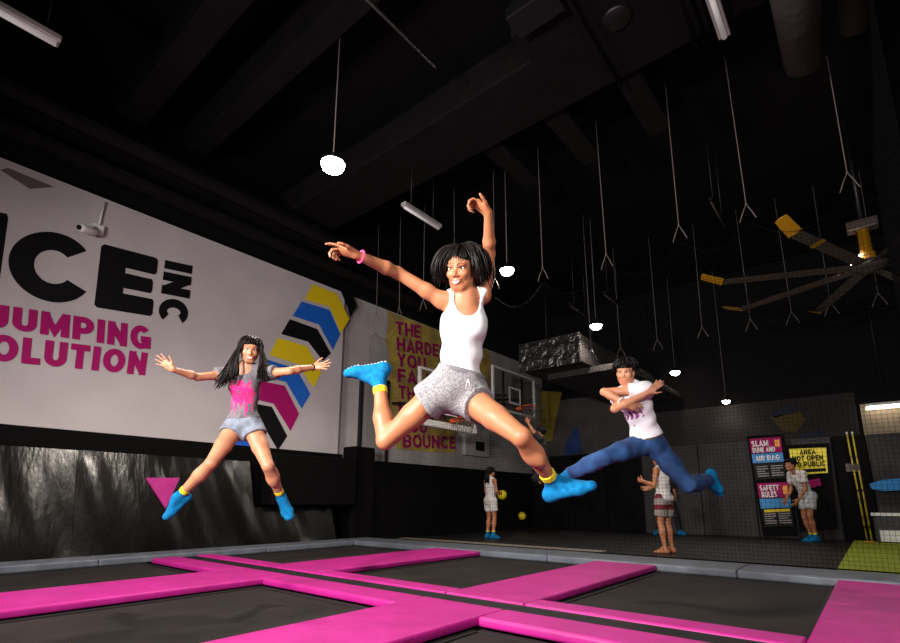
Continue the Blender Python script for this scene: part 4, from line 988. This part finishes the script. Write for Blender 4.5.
# ---------------------------------------------------------------- girl in the grey painted shirt
def star_girl():
    t = 4.15; P = at(243.5, 424, t); HR = at(235, 428, t); HL = at(253, 428.5, t); N = at(246, 369.5, t); SR = at(228, 374.5, t); SL = at(266, 373.5, t)
    ER = limb(SR, 198, 377, .25, -1); WR = limb(ER, 173, 369.5, .22, -1); EL = limb(SL, 290, 371, .25, -1); WL = limb(EL, 313.5, 367, .22, 1)
    KR = limb(HR, 211, 463.5, .385, -1); AR = limb(KR, 178.5, 497, .38, 1); KL = limb(HL, 268, 466, .385, -1); AL = limb(KL, 281.5, 498, .365, 1)
    root = empty('person', P, 'long-haired girl in a pink-splashed grey shirt jumping with limbs spread wide', 'person')
    tor = frame(np.cross(SL-SR, N-P), N-P); Lx, Fy, Uz = tor; body = torso_sdf(N, P, SR, SL, HR, HL, tor, 1., wid=.95)
    hc = at(250, 350.5, t-.02); toc = nrm(CAM-hc); hf = frame(toc*.95+RR*.06, UU+RR*.10)
    full = SDF(); full.p = list(body.p); full.cone(N-Uz*.02, hc-hf[1]*.012-hf[2]*.05, .047, .043, .03)
    limb_arm(full, SR, ER, WR, .97); limb_arm(full, SL, EL, WL, .97)
    hand(full, WR, -RR*.75+UU*.62-FF*.1, -FF*.9-UU*.2, UU*.8+RR*.5, .82, (.05, .08, .1, .12), .2, .0095, .3)
    hand(full, WL, RR*.98+UU*.12, -FF*.9+UU*.3, UU*.9-RR*.1, .85, (.1, .15, .18, .2), .2, .0095, .26)
    limb_leg(full, HR, KR, AR, .98, FF*.9); limb_leg(full, HL, KL, AL, .98, FF*.9)
    tR, sR = -RR*.68-UU*.66-FF*.25, -UU*.5+RR*.6+FF*.6; tL, sL = RR*.48-UU*.66-FF*.5, -UU*.5-RR*.1+FF*.75
    foot(full, AR, tR, sR, .96); foot(full, AL, tL, sL, .96)
    hd = SDF(); w, R = head_sdf(hd, hc, hf, .93); full = full.plus(hd)
    sdf_obj('body', full, .0068, skin_p, root); face(hd, w, hf, .93, root, True, .6)
    T = body.grown(.014)
    for J, E_ in ((SR, ER), (SL, EL)): a = nrm(E_-J); T.cone(J-a*.03, J+a*.25, .06, .062, .03, [cut_above(J+a*.105, a)])
    hem = at(245, 418, t)
    def tm(Pp, D):
        D = D-folds(Pp, Uz*48+Lx*22, Uz*-30+Lx*46, .005, .7); D = np.maximum(D, -((Pp-hem)@nrm(UU-RR*.02)))
        q = Pp-(N+Fy*.03+Uz*.012); e = np.sqrt((q@Lx/.06)**2+(q@Uz/.06)**2); D = np.maximum(D, (1-e)*.06); return D
    def pr(V):
        u = (V-P)@Lx/1.; v = (V-P)@Uz; f = (V-P)@Fy; h_ = np.hypot(u*1.0, (v-.26)*1.25)
        nz = .018*np.sin(u*95+1)+.014*np.sin(v*80+u*60)+.01*np.sin(u*210)
        bl = np.clip(1.4-h_/(.128+nz), 0, 1); hole = np.clip((.020-np.hypot(u+.008, (v-.262)*1.7))/.01, 0, 1)
        drip = np.clip((v-.075-.05*np.sin(u*150)-.035*np.sin(u*61+2))/.02, 0, 1)*np.clip((.20-v)/.01, 0, 1)*np.clip((.095-np.abs(u))/.012, 0, 1)
        drip *= np.clip(.62+1.1*np.sin(u*150+.6), 0, 1)
        sp = np.clip((np.sin(u*330+np.sin(v*210)*2)*np.sin(v*290+np.sin(u*170)*2)-.55)/.1, 0, 1)*.75
        return np.where(f > 0, np.maximum(bl-hole, drip*.9)-sp, 0)
    sdf_obj('shirt', T, .0068, teem, root, tm, pr)
    pel = SDF(); pel.p = [q for q in body.p if q[0] == 'e'][1:3]; sh = pel.grown(.01); sh.ell(P-Uz*.04-Fy*.025, (.145, .1, .095), np.stack(tor, 1), .04)
    for Hh, Kk in ((HR, KR), (HL, KL)):
        a = nrm(Kk-Hh); sh.cone(Hh-a*.02, Hh+a*.3, .09, .104, .03, [cut_above(Hh+a*.075, nrm(a-Uz*.2))])
    wc = at(245, 416.5, t)
    so = sdf_obj('shorts', sh, .0068, denimg, root, lambda Pp, D: np.maximum(D-folds(Pp, Lx*48+Uz*20, Uz*40-Lx*30, .004, 1.9), (Pp-wc)@UU))
    for A_, K_, tt, ss in ((AR, KR, tR, sR), (AL, KL, tL, sL)): sock(root, A_, K_, tt, ss, .98, .0065)
    b = MB(); d = nrm(WL-EL); e1 = nrm(np.cross(d, UU)); e2 = np.cross(d, e1); c = WL-d*.01
    b.tube([c+(e1*math.cos(2*PI*i/16)+e2*math.sin(2*PI*i/16))*.027 for i in range(17)], .005, 6); mbchild(b, 'wristband', blackf, root)
    rnd = random.Random(9); hs = SDF(); hs.ell(w(0, -.02, .036), np.array([.079, .096, .088])*.93, R, .01)
    def hm(Pp, D):
        q = (Pp-hc)@R/.93; return np.maximum(D, np.where(q[..., 1] > .03, np.minimum((.045-q[..., 2])*.5, .03), -1))
    L_ = cap_locks(rnd, 26, (-.85, .85), .15, lambda p: 1.32+.1*abs(p), .083, .10, .092, .036, .05, .005, .04)
    L_ += cap_locks(rnd, 110, (.85, 2*PI-.85), .1, 1.9, .085, .094, .094, .03, .05, .01, .1)
    for i in range(360):   # long locks thrown sideways and down
        q = rnd.choice((-1, 1)) ; a = rnd.uniform(.0, 1.); y0 = .045-.10*a; u = rnd.uniform(-.3, 1.)
        if q < 0: e = (-.15-.12*u+.05*rnd.random(), .09+.06*rnd.random(), -.27+.05*rnd.uniform(-1, 1)-.05*u)
        else: e = (.10+.13*u, .13+.05*rnd.random(), -.22+.05*rnd.uniform(-1, 1)+.03*u)
        s0 = (q*(.055+.02*rnd.random()), y0, .085-.03*a); m1 = (q*(.105+.03*rnd.random()), y0+.01, -.03); m2 = (q*.085+.45*(e[0]-q*.085)+rnd.uniform(-.016, .016), .10+.04*rnd.random(), -.145+rnd.uniform(-.02, .02))
        pts = []
        for k in range(11):
            v = k/10; pts.append(tuple((1-v)**3*s0[j]+3*v*(1-v)**2*m1[j]+3*v*v*(1-v)*m2[j]+v**3*e[j] for j in range(3)))
        L_.append(pts)
    ho = mbchild(hair_mesh(w, .93, L_, .0075, 5), 'hair', hairm, root); sdf_obj('hair_base', hs, .008, hairm, ho, hm)
star_girl()

# ---------------------------------------------------------------- boy in jeans
def jeans_boy():
    t = 4.4; P = at(648, 441, t); HR = at(637, 446, t-.02); HL = at(655, 446, t+.03)
    N = at(631, 387, t-.02); SL = at(645, 390, t-.13); SR = at(622, 394, t+.13)
    EL = limb(SL, 604, 392, .29, -1); WL = limb(EL, 626, 404, .24, -1); ER = limb(SR, 614.5, 408.5, .27, -1)
    ER = at(614.5, 409, t-.16); WR = limb(ER, 648.5, 392.5, .25, -1)
    KR = limb(HR, 603, 458, .41, -1); AR = limb(KR, 570, 474, .40, 1); KL = limb(HL, 688, 485, .42, -1); AL = limb(KL, 708, 480, .39, 1)
    root = empty('person', P, 'boy in white tee and blue jeans leaping sideways with arms crossed', 'person')
    sd = nrm(SL-SR); tor = frame(np.cross(SL-SR, N-P), N-P); Lx, Fy, Uz = tor; body = torso_sdf(N, P, SR, SL, HR, HL, tor, 1.02, True, .98)
    hc = at(625.3, 372.5, t-.05); toc = nrm(CAM-hc); hf = frame(toc*.95-RR*.22-UU*.10, UU-RR*.06)
    full = SDF(); full.p = list(body.p); full.cone(N-Uz*.02, hc-hf[1]*.012-hf[2]*.05, .054, .05, .03)
    limb_arm(full, SL, EL, WL, 1.05); limb_arm(full, SR, ER, WR, 1.05)
    hand(full, WL, RR*.9-UU*.3, FF*.8+UU*.2, UU, .9, (.2, .25, .3, .3), .3, .0095)
    hand(full, WR, RR*.72+UU*.66-FF*.15, -FF*.85-RR*.3+UU*.35, -UU*.75+RR*.6, .80, (.08, .1, .12, .14), .1, .0105, .12)
    limb_leg(full, HR, KR, AR, 1., FF*.4-UU*.6); limb_leg(full, HL, KL, AL, 1., UU*.6+RR*.4)
    tR, sR = -RR*.85-UU*.05-FF*.4, -UU*.9+RR*.1; tL, sL = RR*.42-UU*.88+FF*.25, RR*.85+UU*.4+FF*.2
    foot(full, AR, tR, sR, 1.08); foot(full, AL, tL, sL, 1.08)
    hd = SDF(); w, R = head_sdf(hd, hc, hf, .96, 1.15); full = full.plus(hd)
    sdf_obj('body', full, .0072, skin_p, root); face(hd, w, hf, .96, root, False, .55)
    T = body.grown(.014)
    for J, E_, q in ((SR, ER, .17), (SL, EL, .13)): a = nrm(E_-J); T.cone(J-a*.02, J+a*.3, .066, .07, .03, [cut_above(J+a*q, a)])
    T.ell(P+Uz*.03, (.152, .112, .13), np.stack(tor, 1), .05)
    hem = at(653, 434, t); hn = nrm(UU*.95-RR*.05-Uz*0+UU*0+(-RR)*.28)
    def tm(Pp, D):
        D = D-folds(Pp, Uz*44+Fy*30, Uz*-28+Lx*50+Fy*20, .006, .4); D = np.maximum(D, -((Pp-hem)@hn))
        q = Pp-(N+Fy*.03+Uz*.03); D = np.maximum(D, .062-np.linalg.norm(q, axis=-1)); return D
    def pr(V):
        u = (V-P)@Lx; v = (V-P)@Uz; f = (V-P)@Fy
        band = np.clip((.045-np.abs(v-.27-.1*u))/.008, 0, 1)*np.clip((.12-np.abs(u))/.01, 0, 1); st = np.clip(.75+.8*np.sin(u*120+np.sin(v*90)), 0, 1)
        return np.where(f > .02, band*st, 0)
    sdf_obj('tee_shirt', T, .0072, wtee, root, tm, pr)
    pel = SDF(); pel.p = [q for q in body.p if q[0] == 'e'][1:5]; pel.p = [pel.p[0], pel.p[1]]; sh = pel.grown(.008); sh.ell(P-Uz*.04-Fy*.02, (.14, .105, .1), np.stack(tor, 1), .04)
    for Hh, Kk, Aa in ((HR, KR, AR), (HL, KL, AL)):
        a = nrm(Aa-Kk); sh.cone(Hh, Hh+(Kk-Hh)*.5, .096, .082, .04); sh.cone(Hh+(Kk-Hh)*.5, Kk, .082, .064, .03); sh.cone(Kk, Kk+(Aa-Kk)*.4, .066, .074, .02); sh.cone(Kk+(Aa-Kk)*.4, Aa+a*.1, .072, .05, .02, [cut_above(Aa-a*.0, a)])
    wc = at(650, 432.5, t)
    jo = sdf_obj('jeans', sh, .0072, jeanm, root, lambda Pp, D: np.maximum(D-folds(Pp, UU*40+RR*34, UU*-30+RR*56, .0038, 1.1), np.minimum((Pp-wc)@hn, .16-np.linalg.norm(Pp-wc, axis=-1))))
    wb = SDF(); wb.p = list(pel.grown(.012).p)
    sdf_obj('belt', wb, .0065, beltm, jo, lambda Pp, D: np.maximum(np.maximum(D, (Pp-wc)@hn), -((Pp-wc+hn*.04)@hn)))
    for A_, K_, tt, ss in ((AR, KR, tR, sR), (AL, KL, tL, sL)): sock(root, A_, K_, tt, ss, 1.08, .0068, False)
    b = MB(); d = nrm(WL-EL); e1 = nrm(np.cross(d, UU)); e2 = np.cross(d, e1); c = WL-d*.05
    b.tube([c+(e1*math.cos(2*PI*i/16)+e2*math.sin(2*PI*i/16))*.032 for i in range(17)], .009, 6); mbchild(b, 'wristband', whitec, root)
    rnd = random.Random(11); hs = SDF(); hs.ell(w(0, -.02, .038), np.array([.081, .099, .089])*.96, R, .01)
    def hm(Pp, D):
        q = (Pp-hc)@R/.96; return np.maximum(D, np.where(q[..., 1] > .02, np.minimum((.04-q[..., 2])*.5, .03), np.minimum((-.045-q[..., 2])*.5, .03)))
    L_ = cap_locks(rnd, 40, (-1.1, 1.1), .1, lambda p: 1.28, .086, .105, .096, .036, .06, .008, .06)+cap_locks(rnd, 110, (1.1, 2*PI-1.1), .1, 1.75, .086, .098, .096, .034, .06, .012, .02)
    ho = mbchild(hair_mesh(w, .96, L_, .0085, 5), 'hair', hairb, root); sdf_obj('hair_base', hs, .008, hairb, ho, hm)
jeans_boy()

# ---------------------------------------------------------------- people in the court behind the net
def far_person(label, pos, yaw, Hs, top, bottom, J, hair, top_kind='tee', long_hair=False, socks=True, skin=None, pat=None, h=.0125, hyaw=0., bare=False, shirt_len=.0, short_len=.5, lean=0.):
    """J: joints in a person's own frame (left, forward, up), metres for 1.6 m"""
    k = Hs/1.6; cy, sy = math.cos(yaw), math.sin(yaw); Fw = np.array([cy, sy, 0.]); Lw = np.array([-sy, cy, 0.]); Zw = np.array([0, 0, 1.]); pos = np.asarray(pos, float)
    def g(p): return pos+(Lw*p[0]+Fw*p[1]+Zw*p[2])*k
    D0 = dict(P=(0, 0, .86), HR=(-.085, 0, .84), HL=(.085, 0, .84), KR=(-.095, .03, .46), KL=(.095, .03, .46), AR=(-.1, -.02, .082), AL=(.1, -.02, .082), N=(0, lean, 1.32), SR=(-.155, lean, 1.285), SL=(.155, lean, 1.285), ER=(-.22, -.02, 1.03), EL=(.22, -.02, 1.03), WR=(-.2, .16, .92), WL=(.2, .16, .92), C=(0, lean+.03, 1.475), tR=(-.1, 1, -.02), tL=(.1, 1, -.02))
    D0.update(J); Q = {a: (g(b) if a not in ('tR', 'tL') else nrm(Lw*b[0]+Fw*b[1]+Zw*b[2])) for a, b in D0.items()}
    root = empty('person', pos, label, 'person')
    N, P, SR, SL = Q['N'], Q['P'], Q['SR'], Q['SL']; tor = frame(np.cross(SL-SR, N-P), N-P); Lx, Fy, Uz = tor
    body = torso_sdf(N, P, SR, SL, Q['HR'], Q['HL'], tor, k, True, .92); full = SDF(); full.p = list(body.p)
    ch, sh_ = math.cos(hyaw), math.sin(hyaw); hf = frame(Fw*ch+Lw*sh_, Zw)
    full.cone(N, Q['C']-hf[1]*.012*k-hf[2]*.05*k, .05*k, .047*k, .03)
    for a in 'RL':
        limb_arm(full, Q['S'+a], Q['E'+a], Q['W'+a], k*1.02); d = Q['W'+a]-Q['E'+a]
        hand(full, Q['W'+a], d, (Lw if a == 'R' else -Lw)+.1*Fw, Zw+Fw*.3, k*1.03, (.35, .4, .45, .5), .4, .0105)
        limb_leg(full, Q['H'+a], Q['K'+a], Q['A'+a], k, -Fw); sl = -Zw if abs(Q['t'+a][2]) < .7 else -Fw
        foot(full, Q['A'+a], Q['t'+a], sl, k)
    hd = SDF(); w, R = head_sdf(hd, Q['C'], hf, .97*k); full = full.plus(hd)
    sdf_obj('body', full, h*.85, skin or skin_m, root)
    if abs(np.dot(hf[1], nrm(CAM-pos))) > -1: face(hd, w, hf, .97*k, root, False, .6)
    T = body.grown(.018*k); hem = P-Zw*(.02+shirt_len)*k
    if top_kind == 'tee':
        for a in 'RL': v = nrm(Q['E'+a]-Q['S'+a]); T.cone(Q['S'+a]-v*.02, Q['S'+a]+v*.3*k, .062*k, .07*k, .03, [cut_above(Q['S'+a]+v*.16*k, v)])
    T.ell(P+Zw*.0, (.15*k, .115*k, .13*k), np.stack(tor, 1), .04)
    def tm(Pp, D):
        D = D-folds(Pp, Uz*36+Lx*20, Uz*-22+Lx*40, .007, .9); D = np.maximum(D, -((Pp-hem)@Zw)); q = Pp-(N+Fy*.03+Uz*.03); D = np.maximum(D, .065*k-np.linalg.norm(q, axis=-1))
        if top_kind == 'vest':
            for sg in (-1, 1): q = Pp-(N+Lx*sg*.185*k-Uz*.05*k); D = np.maximum(D, (1-np.sqrt((q@Lx/(.075*k))**2+(q@Uz/(.12*k))**2))*.07)
        return D
    sdf_obj('shirt' if top_kind == 'tee' else 'vest', T, h, top, root, tm)
    pel = SDF(); pel.p = [q for q in body.p if q[0] == 'e'][1:3]; sh = pel.grown(.012*k); sh.ell(P-Uz*.04*k-Fy*.02*k, (.14*k, .105*k, .1*k), np.stack(tor, 1), .04)
    for a in 'RL':
        v = nrm(Q['K'+a]-Q['H'+a]); L_ = np.linalg.norm(Q['K'+a]-Q['H'+a])
        if short_len <= 1: sh.cone(Q['H'+a], Q['K'+a], .098*k, .09*k, .03, [cut_above(Q['H'+a]+v*L_*short_len, v)])
        else:
            sh.cone(Q['H'+a], Q['K'+a], .095*k, .066*k, .03); u = nrm(Q['A'+a]-Q['K'+a]); sh.cone(Q['K'+a], Q['A'+a], .064*k, .052*k, .03, [cut_above(Q['A'+a]-u*.03*k, u)])
    wz = P+Zw*.06*k
    at_ = (lambda V: pat((V-P)@Zw/k)) if pat else None
    sdf_obj('shorts' if short_len <= 1 else 'trousers', sh, h, bottom, root, lambda Pp, D: np.maximum(D-folds(Pp, Lx*40+Uz*16, Uz*30-Lx*24, .006, 1.7), (Pp-wz)@Zw), at_)
    if socks:
        for a in 'RL': sock(root, Q['A'+a], Q['K'+a], Q['t'+a], -Zw if abs(Q['t'+a][2]) < .7 else -Fw, k*1.03, h*.8)
    rnd = random.Random(len(label)); hs = SDF(); hs.ell(w(0, -.02, .036), np.array([.082, .1, .09])*.97*k, R, .01)
    def hm(Pp, D):
        q = (Pp-Q['C'])@R/(.97*k); return np.maximum(D, np.where(q[..., 1] > .02, np.minimum((.045-q[..., 2])*.5, .03), np.minimum((-.05-q[..., 2])*.5, .03)))
    L_ = cap_locks(rnd, 30, (-1., 1.), .1, lambda p: 1.22, .086, .105, .096, .036, .05, .008, .05)+cap_locks(rnd, 60, (1., 2*PI-1.), .1, 1.8, .086, .098, .096, .034, .05, .01, .03)
    if long_hair:
        for i in range(60): q = rnd.uniform(-1, 1); L_.append([(.07*q, -.09, .06), (.08*q, -.115, -.02), (.085*q, -.12, -.12), (.08*q+rnd.uniform(-.02, .02), -.13, -.24+rnd.uniform(-.04, .03))])
    ho = mbchild(hair_mesh(w, .97*k, L_, .010, 5), 'hair', hair, root); sdf_obj('hair_base', hs, h*.8, hair, ho, hm)
    return root, Q
def yaw_to(v): return math.atan2(v[1], v[0])
p = onz(491, 538.5, FZ)
r0, Q = far_person('girl in white vest and white shorts holding a yellow ball, back to us', p, yaw_to(RR*.85+FF*.6), 1.56, whitec, whitec, dict(EL=(.2, .02, 1.04), WL=(.13, .22, 1.0), ER=(-.2, .02, 1.04), WR=(-.06, .26, 1.0)), hairb, 'vest', True, shirt_len=.02, short_len=.62)
bc = (Q['WL']+Q['WR'])/2; fw = nrm(RR*.85+FF*.6); fw[2] = 0
b = MB(); b.ball(bc+fw*.13+np.array([0, 0, -.03]), .11, seg=24); b.build('ball', ballm, None, 'yellow ball held against the waist of the girl in white', 'ball', 'yellow balls')
q = onz(522, 531, FZ); c = at(522, 516, (q-CAM)@FF); b = MB(); b.ball(c, .11, seg=24); b.build('ball', ballm, None, 'yellow ball bouncing alone in front of the black padding', 'ball', 'yellow balls')
p = onz(668, 553.5, FZ)
far_person('barefoot boy in white vest and maroon-striped grey shorts facing away, fists raised', p, yaw_to(FF*.75-RR*.55), 1.62, whitec, boards, dict(EL=(.235, .0, 1.05), ER=(-.2, .03, 1.06), WL=(.17, .24, 1.12), WR=(-.08, .25, 1.02), KR=(-.09, .02, .46)), mat('brown_hair', (70, 46, 34), .5), 'vest', socks=False, shirt_len=.03, short_len=.72, pat=lambda v: np.clip((.045-np.abs(v+.15))/.012, 0, 1)+np.clip((v+.02)/.02, 0, 1)*.9, hyaw=.2)
p = onz(669, 534.5, FZ)
far_person('person in black with blue socks standing behind the barefoot boy', p, yaw_to(-FF*.9-RR*.2), 1.6, darkc, darkc, dict(AR=(-.26, -.02, .082), AL=(.26, -.02, .082), KR=(-.18, .06, .46), KL=(.18, .06, .46), tR=(-.6, .8, 0), tL=(.6, .8, 0)), hairb, 'tee', short_len=2.)
p = onz(814.5, 542, FZ)
far_person('boy in white tee and pale shorts leaning forward beside the posters', p, yaw_to(-RR*.98-FF*.1), 1.76, whitec, palesh, dict(P=(0, .02, .85), HR=(-.08, .02, .83), HL=(.08, .02, .83), N=(0, .20, 1.28), SR=(-.15, .18, 1.245), SL=(.15, .18, 1.245), C=(0, .29, 1.43), EL=(.19, .20, .97), WL=(.15, .33, .78), ER=(-.19, .18, .97), WR=(-.14, .35, .79), KR=(-.09, .06, .46), KL=(.09, .10, .47), AR=(-.09, -.04, .082), AL=(.09, .03, .082)), hairb, 'tee', shirt_len=.06, short_len=.62)
c = at(543, 462, 10.6); c[2] -= .86
far_person('dunker in dark clothes jumping with one arm raised at the hoop', c, yaw_to(-RR*.8+FF*.35), 1.6, darkc, darkc, dict(SL=(.15, .02, 1.33), EL=(.17, .16, 1.50), WL=(.12, .26, 1.68), ER=(-.22, .05, 1.05), WR=(-.16, .24, .95), KR=(-.1, .14, .5), AR=(-.1, -.2, .42), KL=(.1, .16, .52), AL=(.1, -.18, .4), tR=(0, -.4, -.8), tL=(0, -.4, -.8)), hairb, 'tee', short_len=2.)
# ------------------------------------------------------------------ light
wd = bpy.data.worlds.new('world'); SC.world = wd; wd.use_nodes = True
wd.node_tree.nodes['Background'].inputs['Color'].default_value = (.9, .85, .85, 1); wd.node_tree.nodes['Background'].inputs['Strength'].default_value = .004
for nm, lc, en in (('fill_court_right', (.1, 9.9, 4.6), 330), ('fill_court_middle', (-2.2, 10.4, 4.9), 90)):   # added spots without fixtures; the right one brightens the boy beside the posters
    ld = bpy.data.lights.new(nm, 'SPOT'); lo = bpy.data.objects.new(nm, ld); COL.objects.link(lo); lo.location = lc
    ld.energy = en; ld.spot_size = 2.5; ld.spot_blend = .6; ld.shadow_soft_size = .12; ld.color = (1, .94, .87)
def area(name, loc, target, e, size, color=(1, 1, 1), spread=PI):
    ld = bpy.data.lights.new(name, 'AREA'); o = bpy.data.objects.new(name, ld); COL.objects.link(o)
    ld.energy = e; ld.size = size; ld.color = color; ld.shape = 'DISK'; ld.spread = spread
    o.location = loc; o.rotation_euler = (Vector(target)-Vector(loc)).to_track_quat('-Z', 'Y').to_euler(); return o
area('strobe_left', (-4.7, -1.6, 2.8), (-4.8, 3.2, 1.7), 165, .7, (1, .955, .92), math.radians(148))
area('strobe_front', (-1.85, -1.6, 2.2), (-2.7, 4.0, 1.1), 225, .4, (1, .96, .93), math.radians(130))
area('fill_pad_right', (1.7, -1.0, 2.6), (-.6, 5.0, .4), 85, .6, (1, .96, .94), math.radians(120))  # added fill light that brightens the right-hand pink pads
